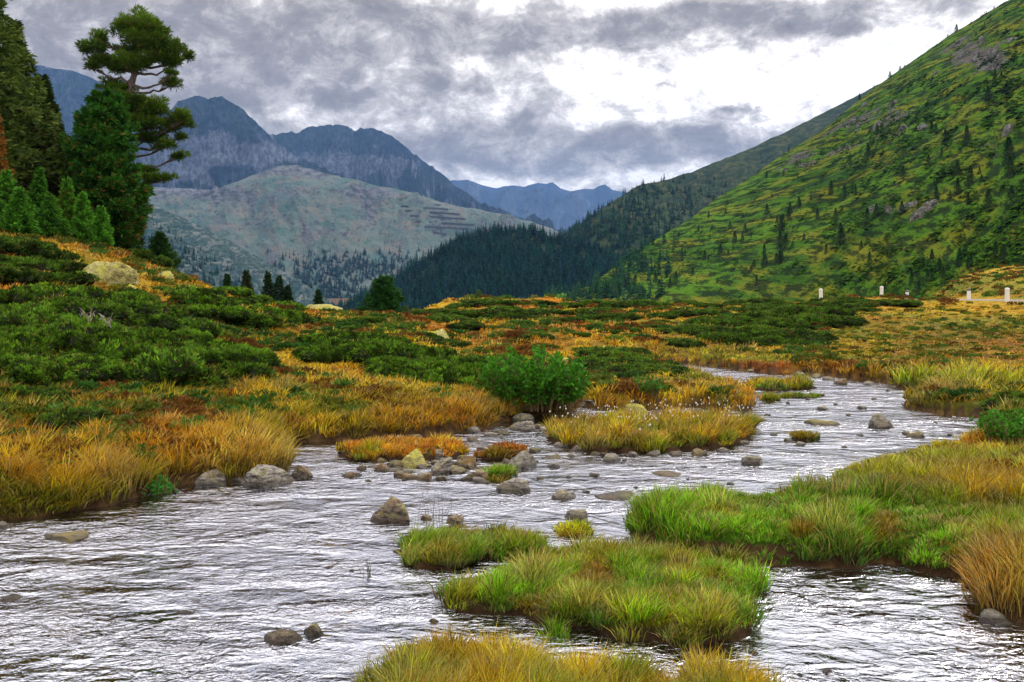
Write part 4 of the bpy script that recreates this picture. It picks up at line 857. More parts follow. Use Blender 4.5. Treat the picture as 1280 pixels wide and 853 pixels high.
for (a, b), P in zip(spots, near_pts(spots)):
    o = link('crag', cr_me[sr.integers(4)], None, P-[0, 0, 1.5], sr.uniform(0, 6), (sr.uniform(2, 6), sr.uniform(1.5, 4), sr.uniform(2, 6)))
    tag(o, 'grey rock crag '+('in the topmost crags' if b < 110 else 'in the middle crags of the hillside' if b < 185 and a < 1140 else 'in the leftmost crags' if a < 1030 else 'in the pale scree streak' if b > 240 else 'alone on the hillside'), 'crag', CG)

# ------------------------------------------------------------------ road marker posts
def simple(name, c, rough=.6):
    m, t, o = mat(name); n = t.noise(t.node('ShaderNodeTexCoord').outputs['Object'], 6, 5, .6); p = t.node('ShaderNodeBsdfPrincipled')
    t.l.new(t.mix(t.math('MULTIPLY', n, .5), c, tuple(v*.6 for v in c)), p.inputs['Base Color']); p.inputs['Roughness'].default_value = rough; t.l.new(p.outputs[0], o.inputs[0]); return m
M_WHITE = simple('post_white', (.85, .85, .83)); M_CAP = simple('post_cap', (.12, .10, .09))
for a, top, bot, lb in [(1026, 361, 371, 'white roadside post farthest left, alone on the heath crest'), (1102, 358, 371, 'white roadside post before the dark hillside trees'), (1134, 363, 374, 'short white roadside post where the road vanishes'),
                        (1211, 361, 374, 'white roadside post with dark cap beside the pale road'), (1259, 360, 377, 'tallest white roadside post, nearest the right edge')]:
    hm = .95; Y = FOC*hm/(bot-top+1.5); Y = min(Y, 74)
    Y = {1026: 64, 1102: 66, 1134: 72, 1211: 64, 1259: 51}[a]
    x = (a-CX)/FOC*Y; z = h1(x, Y); H = CAM_H-(top-HY)/FOC*Y-z; wd = .13
    r = tag(empty('marker_post', (x, Y, z), .2), lb, 'post', 'white marker posts along the road')
    b = Bag(); th = np.linspace(0, 2*PI, 12, endpoint=False); ring = lambda rr, zz: np.stack([np.cos(th)*rr*1.15, np.sin(th)*rr*.8, np.full(12, zz)], 1)
    Vp = np.concatenate([ring(wd, -.3), ring(wd*.93, H-.16)]); F = [[i, (i+1) % 12, 12+(i+1) % 12, 12+i] for i in range(12)]; b.add(Vp, F, (1, 1, 1)); link('shaft', b.mesh('shaft', M_WHITE), r)
    c = Bag(); zs = [H-.16, H-.14, H-.03, H]; rs = [wd*.93, wd*1.0, wd*.96, wd*.5]; Vp = np.concatenate([ring(q, s) for q, s in zip(rs, zs)]+[[[0, 0, H+.01]]])
    F = [[l*12+i, l*12+(i+1) % 12, (l+1)*12+(i+1) % 12, (l+1)*12+i] for l in range(3) for i in range(12)]; c.add(Vp, F, (1, 1, 1)); c.add(Vp, [[36+i, 36+(i+1) % 12, 48] for i in range(12)], (1, 1, 1)); link('cap', c.mesh('cap', M_CAP if a in (1211, 1134) else M_WHITE), r)

# ------------------------------------------------------------------ junipers and other shrubs
def mound(seed, n, col, tip, leaf=.12, flat=.5, lobes=15, wid=.15, lf=4, lobr=(.2, .46), sprd=.6):
    rng = np.random.default_rng(seed); b = Bag()
    L = [(np.array([0, 0, -.08]), .70)]+[(np.array([math.cos(a)*r, math.sin(a)*r, rng.uniform(-.05, .18)]), rng.uniform(*lobr)) for a, r in zip(rng.uniform(0, 6.28, lobes), rng.uniform(.3, .72, lobes))]
    wts = np.array([r*r for _, r in L]); wts /= wts.sum(); k = rng.choice(len(L), n, p=wts); C = np.array([c for c, _ in L])[k]; R_ = np.array([r for _, r in L])[k]
    d = unit(rng.normal(0, 1, (n, 3))); d[:, 2] = np.abs(d[:, 2])-.1; P = C+d*R_[:, None]*rng.uniform(.82, 1.08, (n, 1)); tone = (.35+1.5*sstep(.3, .72, fbm(P[:, 0]*4.5+seed, P[:, 1]*4.5, seed, 3)))[:, None]
    D = d+[.25, 0, .35]; ct = lerp(np.array(col), np.array(tip), np.clip(rng.random(n)*.9+(d[:, 2]-.5)*.5, 0, 1))
    ct = lerp(ct, np.array([.12, .06, .02]), np.where(rng.random(n) < .05, .8, 0.)); ct = ct*tone; P[:, 2] *= flat*1.5
    sprays(b, P, D, np.full(n, leaf), wid, ct, rng, lf, sprd)
    for c, r in L:   # dark opaque core inside each lobe
        V, F = ico(2); Vv = V*r*.84+c; Vv[:, 2] *= flat*1.5; b.add(Vv, F, np.array(col)*.3+[.006, .003, 0])
    return b
def mk(name, label, cat, grp, bags, m=M_LEAF):
    return [(b.mesh(name, m), name, label, cat, grp) for b in bags]
JUN = mk('juniper_shrub', 'low spreading dark green juniper mat on the heath', 'shrub', 'juniper mats over the heath', [mound(600+i, 2300, (.018, .040, .005), (.075, .15, .010)) for i in range(6)])
JUB = mk('juniper_shrub', 'low mat of bright green juniper on the left slope', 'shrub', 'bright juniper mats on the left slope', [mound(620+i, 2500, (.020, .050, .005), (.10, .20, .010)) for i in range(5)])
for i, nm in enumerate(JUN+JUB): pass
used = set()
def shrub(kind, px=None, py=None, s=1.0, xy=None, sq=1.0, z=-.05):
    me, name, label, cat, grp = kind[random.randrange(len(kind))]
    if xy is None: x, y, zz = ground_at(px, py)
    else: x, y = xy; zz = h1(x, y)
    o = link(name, me, None, (x, y, zz+z*s), random.uniform(0, 6.28), (s*random.uniform(.9, 1.25), s*random.uniform(.9, 1.25), s*sq*random.uniform(.8, 1.2)))
    return tag(o, label, cat, grp)
def fill(where, kind, poly, n, s0, s1, sq=1.0, md=None):
    poly = np.array(poly, float); a, b = poly.min(0), poly.max(0); got = []; tries = 0
    while len(got) < n and tries < n*60:
        tries += 1; p = np.array([random.uniform(a[0], b[0]), random.uniform(a[1], b[1])])
        if not inside(np.array([p[0]]), np.array([p[1]]), poly)[0]: continue
        if any((abs(p[0]-g[0])/g[2])**2+(abs(p[1]-g[1])/(g[2]*.42))**2 < 1 for g in got): continue
        if any(((p[0]-a_)/u_)**2+((p[1]-b_)/v_)**2 < 1 for a_, b_, u_, v_ in ((142, 352, 62, 26), (396, 392, 52, 12), (205, 352, 26, 12), (706, 458, 26, 12))): continue
        x, y, z = ground_at(p[0], p[1]); s = random.uniform(s0, s1); rp = s*FOC/y*(md or .8)
        if sdf(np.array([x]), np.array([y]), BANK_MAIN)[0] < .5*s: continue
        got.append((p[0], p[1], rp)); o_ = shrub(kind, xy=(x, y), s=s, sq=sq); o_['label'] = 'juniper mat '+where; o_['group'] = 'junipers '+where
    return len(got)
cnt = 0
cnt += fill('in the big green mass, left slope', JUB, [(-20, 375), (60, 366), (130, 368), (200, 395), (250, 425), (300, 455), (298, 490), (255, 488), (200, 470), (130, 474), (60, 478), (-20, 455)], 60, .6, .9, 1.05, .86)
cnt += fill('in the high dark band, left slope', JUN, [(-20, 300), (60, 318), (130, 350), (160, 372), (100, 362), (30, 352), (-20, 345)], 20, .7, 1.1, .8, .8)
cnt += fill('between the fir and the slanting lichen slab', JUN, [(150, 310), (190, 315), (200, 345), (185, 350)], 4, .7, .9)
cnt += fill('on the rise above the gold grass', JUB, [(225, 375), (290, 360), (350, 378), (375, 400), (350, 412), (290, 405), (235, 395)], 15, .7, 1.0, 1.0, .9)
cnt += fill('on the crest around the flat yellow boulder', JUN, [(370, 395), (430, 392), (470, 402), (520, 412), (590, 428), (580, 436), (520, 428), (440, 412), (380, 408)], 12, .55, .85, .6, .9)
cnt += fill('on the mound beside the leafy bush', JUB, [(380, 430), (430, 424), (500, 432), (545, 450), (585, 478), (575, 494), (530, 486), (480, 474), (455, 450), (390, 452)], 24, .55, .85, 1.05, .68)
cnt += fill('between the rounded mound and the leafy bush', JUN, [(590, 440), (620, 455), (640, 480), (610, 488), (575, 465)], 8, .5, .7)
cnt += fill('along the far heath crest', JUN, [(530, 392), (590, 378), (700, 381), (850, 381), (980, 378), (980, 388), (860, 396), (720, 404), (640, 398), (600, 412), (550, 412)], 44, .6, 1.5, .6, .85)
cnt += fill('in the group behind the river bend', JUN, [(855, 408), (930, 392), (1040, 378), (1060, 396), (1010, 418), (1000, 432), (930, 438), (850, 434)], 26, .9, 1.6, .65, .6)
cnt += fill('just below the first roadside posts', JUN, [(1040, 378), (1090, 376), (1132, 378), (1122, 394), (1060, 394)], 8, .9, 1.3, .6, .5)
cnt += fill('in the clump beyond the leafy bush', JUN, [(735, 445), (790, 440), (850, 452), (845, 470), (790, 470), (740, 458)], 9, .8, 1.1, .65, .5)
cnt += fill('on the orange flat behind the leafy bush', JUN, [(640, 416), (720, 402), (850, 400), (850, 418), (760, 425), (680, 425)], 12, .5, .8, .6, 1.0)
cnt += fill('in the dark patch low at the left edge', JUN, [(0, 478), (70, 500), (85, 530), (30, 525), (0, 510)], 5, .5, .6, .8, .8)
cnt += fill('at the right edge above the near bank', JUN, [(1248, 500), (1290, 494), (1290, 545), (1240, 545)], 5, .5, .6, 1.1, .5)
print('junipers', cnt)

# the bright leafy willow bush above the inlet
def leafy(seed, n_st, Hh, Rr, col, tip, leaf, stems=True):
    rng = np.random.default_rng(seed); st = Bag(); lv = Bag()
    for i in range(n_st):
        a = rng.uniform(0, 6.28); r = Rr*math.sqrt(rng.random())*.8; h = Hh*rng.uniform(.45, 1.15)*(1-.45*(r/Rr)**2); lean = rng.uniform(.1, .6)
        base = np.array([math.cos(a)*r, math.sin(a)*r*.6, 0]); q = np.linspace(0, 1, 6)[:, None]
        P = base+np.array([math.cos(a), math.sin(a), 0])*lean*h*q**1.5+np.array([0, 0, h])*q; P[1:] += rng.normal(0, .015, (5, 3)); tube(st, P, np.linspace(.011, .004, 6), (.2, .14, .07), 4)
        m = int(26*h/1.0); u = .22+.78*rng.random(m); pts = np.stack([np.interp(u, q[:, 0], P[:, k]) for k in range(3)], 1); d = rng.normal(0, 1, (m, 3)); d[:, 2] = np.abs(d[:, 2])*.7+.15
        c = lerp(np.array(col), np.array(tip), rng.random(m)); sprays(lv, pts+d*.03, unit(d), np.full(m, leaf), .24, c, rng, 3, .5)
    return st, lv
def bush(name, label, px, py, n_st, Hh, Rr, col, tip, leaf, seed):
    x, y, z = ground_at(px, py); r = tag(empty(name, (x, y, z)), label, 'bush'); st, lv = leafy(seed, n_st, Hh, Rr, col, tip, leaf)
    link('stems', st.mesh('stems', foliage_mat('stems_m', 0, 0, 0)), r); link('leaves', lv.mesh('leaves', M_LEAF), r)
bush('willow_bush', 'tall bright green leafy bush above the inlet', 665, 514, 190, 1.15, 1.15, (.04, .17, .012), (.12, .42, .02), .11, 1)
bush('willow_bush', 'smaller bright bush joined to the right side of the tall leafy bush', 702, 500, 70, .7, .5, (.04, .16, .015), (.09, .30, .02), .09, 2)
bush('willow_bush', 'little green bush at the mouth of the back channel', 812, 502, 40, .45, .25, (.05, .17, .02), (.09, .26, .02), .07, 3)
bush('willow_bush', 'bright green rounded bush above the right river edge', 1262, 556, 90, .5, .5, (.05, .18, .015), (.10, .34, .02), .07, 4)
bush('willow_bush', 'tiny emerald plant hanging over the left bank edge', 196, 622, 40, .25, .25, (.03, .16, .02), (.06, .28, .03), .06, 5)
# bare grey dead branches on the juniper
def deadwood(label, px, py, seed):
    rng = np.random.default_rng(seed); x, y, z = ground_at(px, py); b = Bag()
    for i in range(4):
        a = rng.uniform(0, PI); L = rng.uniform(.10, .2); P = np.array([[math.cos(a)*L*q, -.15*q, .42+.18*math.sin(q*2.2)*(1-.3*i/6)] for q in np.linspace(0, 1, 6)])+rng.normal(0, .025, (6, 3)); tube(b, P, np.linspace(.013, .004, 6), (.4, .34, .3), 5)
        P2 = P[3]+(P[5]-P[3])*np.linspace(0, 1, 4)[:, None]*1.1+np.array([0, 0, .15])*np.linspace(0, 1, 4)[:, None]; tube(b, P2, np.linspace(.01, .004, 4), (.4, .34, .3), 4)
    tag(link('dead_branch', b.mesh('dead_branch', simple('dead_wood', (.38, .31, .27), .9)), None, (x, y, z)), label, 'branch')
deadwood('bare pinkish grey dead branch on the left juniper mass', 112, 426, 3)
deadwood('second bare dead branch, lower right of the other on the juniper mass', 136, 434, 4)

# ------------------------------------------------------------------ grass
def tussocks(px, Ys, zs, n, hgt, rad, colf, seed, wmul=1.0, lean=.5, tipc=None, tipf=.5, wind=(.10, -.02), baseb=.45, col_in=None, tuft=None):
    """blades growing in tussocks: px unused if xs passed; returns V, F, C"""
    rng = np.random.default_rng(seed); X, Y, Z = px, Ys, zs; m = len(X); tot = m*n
    hv = np.broadcast_to(hgt, (m,))*rng.uniform(.5, 1.35, m); rv = np.broadcast_to(rad, (m,)); 
    a = rng.uniform(0, 2*PI, (m, n)); r = np.sqrt(rng.random((m, n)))
    ox = np.cos(a)*r*rv[:, None]; oy = np.sin(a)*r*rv[:, None]
    bx = X[:, None]+ox; by = Y[:, None]+oy; bz = np.broadcast_to(Z[:, None], (m, n))-.02
    h = hv[:, None]*rng.uniform(.55, 1.15, (m, n)); ln = lean*(.25+.9*r)*rng.uniform(.4, 1.5, (m, n))
    a2 = a+rng.normal(0, .9, (m, n)); lx = (np.cos(a2)*ln+wind[0]*rng.normal(1, .6, (m, n)))*h; ly_ = (np.sin(a2)*ln+wind[1])*h
    if tuft is not None:   # taller in the heart of a tuft, arching away from it
        f1, fid, tx, ty = tuft; k_ = (.58+.55*np.exp(-(f1/.42)**2))*(.72+.5*fid); h = h*k_[:, None]; lx = lx+(tx*.55)[:, None]*h; ly_ = ly_+(ty*.55)[:, None]*h
    w_ = np.maximum(.0034*wmul, np.broadcast_to(Y[:, None], (m, n))*.00056*wmul)*rng.uniform(.6, 1.4, (m, n))
    wa = rng.uniform(-.7, .7, (m, n)); wx = np.cos(wa)*w_; wy = np.sin(wa)*w_
    up = h*np.sqrt(np.clip(1-np.minimum(ln, .95)**2*.55, .2, 1))
    v0 = np.stack([bx-wx, by-wy, bz], -1); v1 = np.stack([bx+wx, by+wy, bz], -1)
    mx, my, mz = bx+lx*.32, by+ly_*.32, bz+up*.58
    v2 = np.stack([mx+wx*.8, my+wy*.8, mz], -1); v3 = np.stack([mx-wx*.8, my-wy*.8, mz], -1)
    v4 = np.stack([bx+lx, by+ly_, bz+up], -1)
    V = np.stack([v0, v1, v2, v3, v4], 2).reshape(-1, 3)
    i = np.arange(tot)[:, None]*5; F = [i+np.array([[3, 2, 4]]), i+np.array([[0, 1, 2, 3]])]
    c = col_in if col_in is not None else colf(X, Y, Z)
    q_ = tuft[1] if tuft is not None else rng.random(m)
    if tuft is not None: c = c*(.55+.9*_h(np.floor(q_*997), np.floor(q_*313), 4))[:, None]
    c = np.where((q_ < .12)[:, None], c*.45+GRN*.5, c); c = np.where(((q_ > .12) & (q_ < .2))[:, None], c*.5+RUST*.5, c); c = np.where((q_ > .9)[:, None], c*.6+STRAW*.4, c)
    c = c*rng.uniform(.6, 1.35, (m, 1)); c = c[:, None, :]*rng.choice([.3, .7, 1.0, 1.25, 1.9], (m, n, 1), p=[.2, .25, .25, .2, .1]); c = c*(1+rng.normal(0, .10, (m, n, 3)))
    if tipc is not None: tc_ = c*(1-tipf)+np.asarray(tipc)*tipf*rng.uniform(.6, 1.3, (m, n, 1))
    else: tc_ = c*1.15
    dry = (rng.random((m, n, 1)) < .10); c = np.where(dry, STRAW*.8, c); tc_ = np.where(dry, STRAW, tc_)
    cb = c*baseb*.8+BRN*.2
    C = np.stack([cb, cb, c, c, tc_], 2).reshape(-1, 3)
    return V, F, np.clip(C, .003, .9)
def join(parts):
    V = []; T = []; Q = []; C = []; off = 0
    for v, (t, q), c in parts:
        V.append(v); C.append(c); T.append(t+off); Q.append(q+off); off += len(v)
    return np.concatenate(V), [np.concatenate(T), np.concatenate(Q)], np.concatenate(C)
gr = np.random.default_rng(77)
def sample_bank(n, y0, y1, px0, px1, mixlog=.5):
    m = int(n); k = int(m*mixlog); y = np.concatenate([np.exp(gr.uniform(math.log(y0), math.log(y1), k)), 1/gr.uniform(1/y1, 1/y0, m-k)]); px = gr.uniform(px0, px1, m)
    x = (px-CX)/FOC*y; d = sdf(x, y, BANK_MAIN)+(fbm(x*2.3, y*2.3, 3, 3)-.5)*.22; z = height(x, y)
    r, _ = road_info(x, y); ok = (d > .02) & (r > np.where(y < np.interp(x, ROAD[::-1, 0], ROAD[::-1, 1]), 4.2, 2.5)) & (z > .02); return x[ok], y[ok], z[ok], d[ok]
# left and far bank
def bank_grass(label, n, y0, y1, p0, p1, blades, hfun, seed, tfreq=2.4, **kw):
    x, y, z, d = sample_bank(n, y0, y1, p0, p1); c = veg(x, y, z); px, py = proj(x, y, z)
    h = hfun(x, y, px, py, d); keep = h > .02; x, y, z, c, h = x[keep], y[keep], z[keep], c[keep], h[keep]
    tf = wor(x+.15*fbm(x*3, y*3, 7, 2), y, tfreq, seed*7); kk = (tf[0] < .62+.2*gr.random(len(x))); x, y, z, c, h = x[kk], y[kk], z[kk], c[kk], h[kk]; tf = [q[kk] for q in tf]
    c = c*gr.uniform(.8, 1.2, (len(x), 1))
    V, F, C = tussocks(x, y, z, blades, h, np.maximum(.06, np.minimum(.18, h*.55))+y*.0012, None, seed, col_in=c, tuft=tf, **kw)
    print(label, len(x)*blades)
    return tag(link('grass', mesh('grass', V, F, M_GRASS, C)), label, 'grass', kind='stuff')
def hl(x, y, px, py, d):
    pat = fbm(x*.5, y*.5, 90, 3); h = .09+.18*pat+.05*sstep(25, 14, y); h = h*(1+.25*sstep(1.2, .1, d))
    h = np.where((py < 455) & (px > 990), h*.6, h)                    # short heath of the right slope
    reed = np.exp(-((px-1205)/110)**2-((py-477)/13)**2); h = h+.32*reed
    return h
bank_grass('golden and orange autumn grass over the left bank', 12500, 9.5, 20, -120, 700, 30, hl, 1, lean=.6, tipc=GOLD, tipf=.45)
bank_grass('gold and green heath grass on the slopes behind the river', 36000, 19, 135, -180, 1480, 11, hl, 2, 1.5, lean=.6, wmul=1.15, tipc=GOLD, tipf=.3)
def hr(x, y, px, py, d):
    pat = fbm(x*1.1, y*1.1, 91, 3); return np.where((py > 515), .12+.15*sstep(.35, .62, pat)+.10*np.exp(-((px-1265)/35)**2-((py-730)/60)**2), 0)
bank_grass('lush green sedge with rusty patches on the near right bank', 18500, 5.5, 19, 690, 1680, 40, hr, 3, 3.0, lean=.55, tipc=GOLD, tipf=.28)
# low undergrowth: heather and bilberry clumps among the grass
def heather(label, n, y0, y1, p0, p1, s0, s1, cols, seed, keepf):
    x, y, z, d = sample_bank(n, y0, y1, p0, p1, .6); px, py = proj(x, y, z); k = keepf(x, y, px, py, d); x, y, z = x[k], y[k], z[k]; rng2 = np.random.default_rng(seed); m = len(x)
    pr = []
    for q in range(5):
        b = Bag(); kk = 46; dd = unit(rng2.normal(0, 1, (kk, 3))); dd[:, 2] = np.abs(dd[:, 2]); sprays(b, dd*[1, 1, .7]*rng2.uniform(.5, 1, (kk, 1)), dd+[0, 0, .4], np.full(kk, .55), .25, np.ones((kk, 3)), rng2, 2, .5); pr.append(b.arrays())
    O = []; Q = []; C = []; off = 0; ci = (fbm(x*.8, y*.8, 95, 3)*len(cols)*1.4-.2*len(cols)).astype(int).clip(0, len(cols)-1)
    cc = np.array(cols)[ci]; pxx, pyy = proj(x, y, z); ro = (pxx > 1040) & (pyy < 456) & (pyy > 383); olv = np.array([(.10, .14, .012), (.06, .12, .012), (.18, .15, .012), (.09, .06, .015)])[(fbm(x*1.5, y*1.5, 98, 3)*6-1).astype(int).clip(0, 3)]; cc = np.where(ro[:, None], olv, cc)
    for q in range(5):
        sl = slice(q, None, 5); mm = len(x[sl]); s = rng2.uniform(s0, s1, mm)*(1+.012*y[sl])*np.where(ro[sl], .6, 1); a, f, c = merged(pr[q], np.stack([x[sl], y[sl], z[sl]], 1), np.stack([s, s, s*.75], 1), rng2.uniform(0, 6.28, mm), cc[sl]*rng2.uniform(.6, 1.4, (mm, 1)))
        O.append(a); C.append(c); Q.append(f[0]+off); off += len(a)
    print(label, m)
    return tag(link('undergrowth', mesh('undergrowth', np.concatenate(O), [np.concatenate(Q)], M_LEAF, np.concatenate(C))), label, 'undergrowth', kind='stuff')
heather('dark green and rusty heather clumps among the bank grass', 14000, 11, 140, -120, 1400, .10, .24, [(.03, .08, .012), (.05, .12, .015), (.10, .13, .015), (.14, .06, .012), (.03, .09, .012), (.09, .15, .015)], 5,
        lambda x, y, px, py, d: (d > .4) & (fbm(x*.4, y*.4, 96, 4)+.12*((px > 990) & (py < 452))+.07*(y > 30)-.05*(y < 20)+.1*((y > 70) & (px > 1100)) > .5))

# ------------------------------------------------------------------ grassy islets
def islet(label, pts, n, blades, hg, cols, seed, top=.09, tipc=GOLD, tipf=.3, rad=.12, flowers=0, lean=.6, hvar=None, name='grass_islet'):
    P = W2(pts); c0 = P.mean(0); r = tag(empty(name, (c0[0], c0[1], 0)), label, 'islet'); rng2 = np.random.default_rng(seed)
    a, b = P.min(0)-.35, P.max(0)+.35; nx = int(min(160, max(24, (b[0]-a[0])/.04))); ny = int(min(160, max(24, (b[1]-a[1])/.04)))
    X, Y = np.meshgrid(np.linspace(a[0], b[0], nx), np.linspace(a[1], b[1], ny))
    nam = min(.46, .6*float(np.sqrt(np.prod(P.max(0)-P.min(0))))*.4)
    D = lambda x, y: sdf(x, y, P)+(fbm(x*3.5, y*3.5, seed, 3)-.45)*nam
    d = D(X, Y); hz = lambda x, y, d: np.where(d > 0, top*(1-np.exp(-np.maximum(d, 0)/.07))+.35*top*(fbm(x*4, y*4, seed+2, 3)-.5), -.35*(1-np.exp(np.minimum(d, 0)/.2))-.0)
    Z = hz(X, Y, d); C = np.where((Z < top*.75)[..., None], PEAT*.9, np.array([.07, .06, .015])*(.5+fbm(X*5, Y*5, 3, 3)[..., None]))
    link('soil', mesh('soil', np.stack([X-c0[0], Y-c0[1], Z], -1).reshape(-1, 3), grid_faces(ny, nx), M_TURF, C.reshape(-1, 3), True), r)
    x = rng2.uniform(a[0], b[0], n*8); y = rng2.uniform(a[1], b[1], n*8); dd = D(x, y); k = np.nonzero(dd > .03 if nam > .15 else dd > .005)[0][:n]
    if len(k) < 4: print('thin', label); k = np.argsort(-dd)[:n]
    x, y, dd = x[k], y[k], dd[k]; z = hz(x, y, dd)
    f1 = fbm(x*1.6, y*1.6, seed+5, 3); idx = (f1*1.5-.25)*(len(cols)-1); i0 = np.clip(np.floor(idx), 0, len(cols)-1).astype(int); i1 = np.minimum(i0+1, len(cols)-1); cc = np.array(cols); c = lerp(cc[i0], cc[i1], np.clip(idx-i0, 0, 1))
    tf = wor(x, y, 3.3, seed); kk = (tf[0] < .40+.22*rng2.random(len(x))) if len(x) > 60 else np.ones(len(x), bool); x, y, z, c = x[kk], y[kk], z[kk], c[kk]; tf = [q[kk] for q in tf]
    h = hg*(.45+.75*fbm(x*2.0, y*2.0, seed+7, 3))
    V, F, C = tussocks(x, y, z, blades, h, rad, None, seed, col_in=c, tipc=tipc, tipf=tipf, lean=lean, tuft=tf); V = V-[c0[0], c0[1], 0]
    link('grass', mesh('grass', V, F, M_GRASS, C), r)
    if flowers:
        fb = Bag(); q = rng2.choice(len(x), flowers); V, F = ico(1)
        for j in q:
            hh = hg*rng2.uniform(.9, 1.35); p = np.array([x[j]-c0[0]+rng2.normal(0, .06), y[j]-c0[1]+rng2.normal(0, .06), z[j]+hh]); fb.add(V*[.011, .011, .016]*rng2.uniform(.8, 1.5)+p, F, (.8, .78, .7)); tube(fb, [p-[rng2.normal(0, .03), 0, hh], p], [.002, .002], (.2, .2, .05), 3)
        link('cotton_flowers', fb.mesh('cotton_flowers', M_LEAF), r)['kind'] = 'stuff'
    return r
islet('left grass islet in front of the mossy stones', [(508, 703), (520, 712), (560, 711), (600, 703), (650, 700), (668, 697), (662, 682), (600, 678), (540, 680), (515, 688)], 330, 62, .24, [GRN, BGRN, GRN, OLIV], 1001)
islet('large central grass islet with dark peaty front edge', [(556, 752), (572, 766), (630, 771), (690, 778), (750, 790), (790, 803), (860, 806), (925, 803), (936, 782), (926, 756), (950, 746), (952, 722), (925, 712), (860, 712), (838, 704), (760, 700), (690, 702), (668, 722), (600, 738)], 1150, 62, .21, [GRN, BGRN, OLIV, GRN, BGRN], 1002, top=.11)
islet('lowest grass islet cut off by the bottom of the picture', [(500, 842), (520, 828), (600, 824), (680, 840), (760, 852), (850, 862), (960, 868), (1010, 885), (900, 990), (480, 990), (478, 880)], 1000, 70, .25, [GRN, OLIV, GOLD, GRN, OLIV], 1003, top=.08)
islet('orange grass bar with green tufts left of the stone bar', [(428, 567), (440, 562), (500, 560), (560, 556), (576, 562), (575, 572), (520, 576), (470, 577), (438, 574)], 260, 40, .17, [ORNG, OLIV, GOLD, ORNG, BGRN], 1004, top=.12, tipc=ORNG)
islet('rust coloured low plants on the stone bar', [(600, 572), (625, 567), (655, 566), (650, 574), (615, 577)], 60, 36, .12, [ORNG, RUST, GOLD], 1005, top=.14, tipc=ORNG)
islet('green tuft growing among the stone bar boulders', [(610, 594), (635, 590), (640, 600), (620, 603)], 24, 60, .17, [BGRN, GRN], 1006, top=.12)
islet('long islet of cotton grass dotted white', [(690, 552), (700, 540), (760, 533), (850, 532), (915, 530), (938, 536), (934, 548), (900, 560), (840, 567), (740, 565), (700, 560)], 620, 46, .34, [OLIV, GRN, GOLD, OLIV, BGRN], 1007, top=.12, tipc=ORNG, tipf=.35, flowers=110)
islet('small bright grass tuft before the pinkish stone', [(702, 664), (720, 660), (736, 664), (728, 669), (708, 669)], 30, 80, .17, [BGRN, GOLD, BGRN], 1008, top=.05)
islet('round green tuft alone in the right channel', [(992, 547), (1004, 544), (1018, 547), (1010, 552), (996, 551)], 26, 60, .18, [GRN, GRN, BGRN], 1009, top=.08)
islet('far sedge islet below the river bend', [(926, 485), (950, 482), (1000, 482), (1022, 485), (1000, 488), (950, 489)], 150, 22, .26, [OLIV, GRN, GOLD], 1010, top=.08)
islet('thin green strip of sedge in the far riffles', [(968, 496), (990, 494), (1030, 495), (1020, 498), (980, 498)], 50, 20, .12, [GRN, OLIV], 1011, top=.05)
islet('tiny tuft between the far sedge strips', [(950, 500), (962, 498), (972, 500), (962, 503)], 20, 24, .2, [OLIV, GRN], 1012, top=.05)
islet('small grass clump in front of the central islet', [(672, 790), (684, 787), (696, 790), (686, 795)], 8, 60, .25, [BGRN, BGRN], 1013, top=.03, rad=.06)
# thin stalks standing in the water
def stalks(label, px, py, n, hh, w_, seed, col=(.22, .2, .08)):
    x, y = onwater(px, py); rng2 = np.random.default_rng(seed); b = Bag()
    for _ in range(n):
        p = np.array([rng2.normal(0, w_), rng2.normal(0, w_*.6), -.05]); d = rng2.normal(0, .07, 2); h = hh*rng2.uniform(.5, 1.15); q = np.linspace(0, 1, 5)[:, None]
        tube(b, p+q*[0, 0, h]+q**2*[d[0]*h*2, d[1]*h, 0], np.linspace(.0035, .0015, 5), np.array(col)*rng2.uniform(.6, 1.3), 3)
    tag(link('sedge_stalks', b.mesh('sedge_stalks', M_GRASS), None, (x, y, 0)), label, 'stalks')
stalks('sparse green stalks standing alone left of the grass islets', 462, 722, 9, .26, .02, 1, (.08, .11, .03))
stalks('tall thin straw stalks rising behind the left grass islet', 545, 676, 18, .62, .12, 2, (.35, .3, .15))
stalks('few short dark stalks low in the near water', 455, 770, 12, .07, .16, 3, (.06, .06, .03))
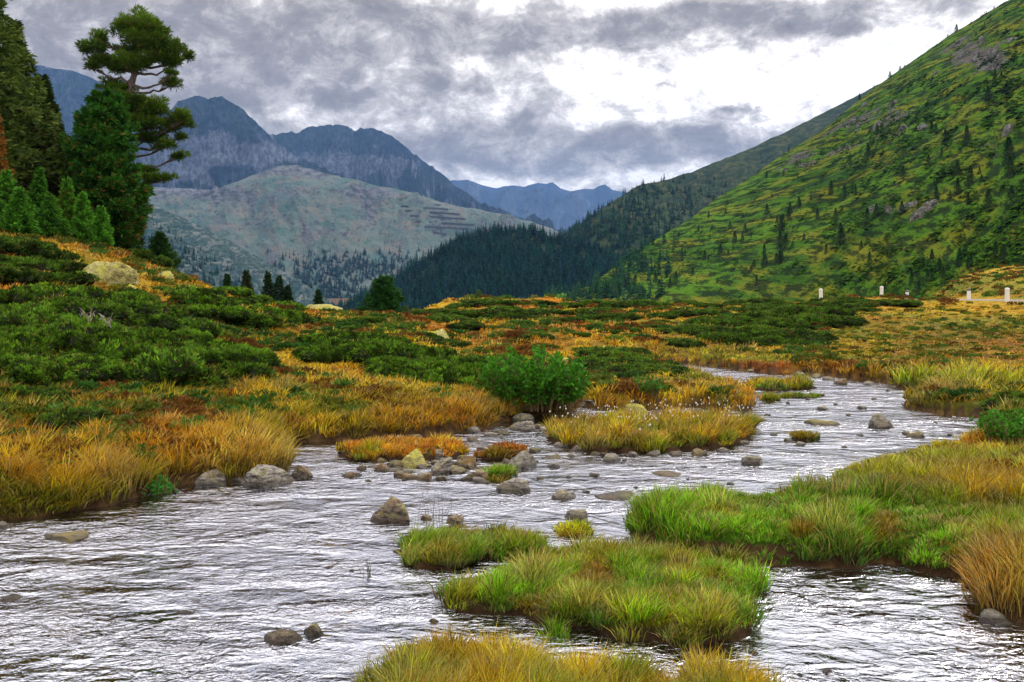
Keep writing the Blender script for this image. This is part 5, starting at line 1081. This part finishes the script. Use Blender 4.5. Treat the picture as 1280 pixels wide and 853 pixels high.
stalks('tall bent stalks at the water edge, bottom right', 1228, 765, 16, .5, .06, 4, (.25, .2, .06))

# ------------------------------------------------------------------ haze
def haze():
    x0, x1, y0, y1, z0, z1 = -13000, 13000, -300, 14500, -400, 1650
    V = np.array([[x, y, z] for z in (z0, z1) for y in (y0, y1) for x in (x0, x1)]); F = [[0, 2, 3, 1], [4, 5, 7, 6], [0, 1, 5, 4], [2, 6, 7, 3], [0, 4, 6, 2], [1, 3, 7, 5]]
    m, t, o = mat('haze'); v = t.node('ShaderNodeVolumePrincipled'); v.inputs['Color'].default_value = (.20, .40, .80, 1); v.inputs['Density'].default_value = HAZE; v.inputs['Anisotropy'].default_value = .1
    t.l.new(v.outputs[0], o.inputs['Volume']); ob = link('haze', mesh('haze', V, np.array(F), m)); ob['kind'] = 'stuff'; tag(ob, 'pale blue air between the valley and the far mountains', 'haze', kind='stuff')
HAZE = 5.5e-5
haze()

# where several look alike the label counts them off: band, then order from the left
def name_alikes():
    by = {}
    for o in S.objects:
        if 'label' in o and 'group' in o: by.setdefault(o['label'], []).append(o)
    ordn = lambda i: {1: 'first', 2: 'second', 3: 'third', 4: 'fourth', 5: 'fifth', 6: 'sixth', 7: 'seventh', 8: 'eighth', 9: 'ninth'}.get(i, '%dth' % i if i % 10 not in (1, 2, 3) or i in (11, 12, 13) else '%d%s' % (i, {1: 'st', 2: 'nd', 3: 'rd'}[i % 10]))
    for lab, L in by.items():
        if len(L) < 2: continue
        P = [(proj(*o.location), o) for o in L]; P.sort(key=lambda q: q[0][1]); n = len(P); nb = 1 if n < 7 else 2 if n < 16 else 3
        words_ = {1: [''], 2: ['upper band', 'lower band'], 3: ['upper band', 'middle band', 'lower band']}[nb]
        for b in range(nb):
            part = sorted(P[b*n//nb:(b+1)*n//nb], key=lambda q: q[0][0])
            for i, (_, o) in enumerate(part): o['label'] = lab+(', '+words_[b] if words_[b] else ',')+(' ' if not words_[b] else ', ')+ordn(i+1)+' from left'
name_alikes()
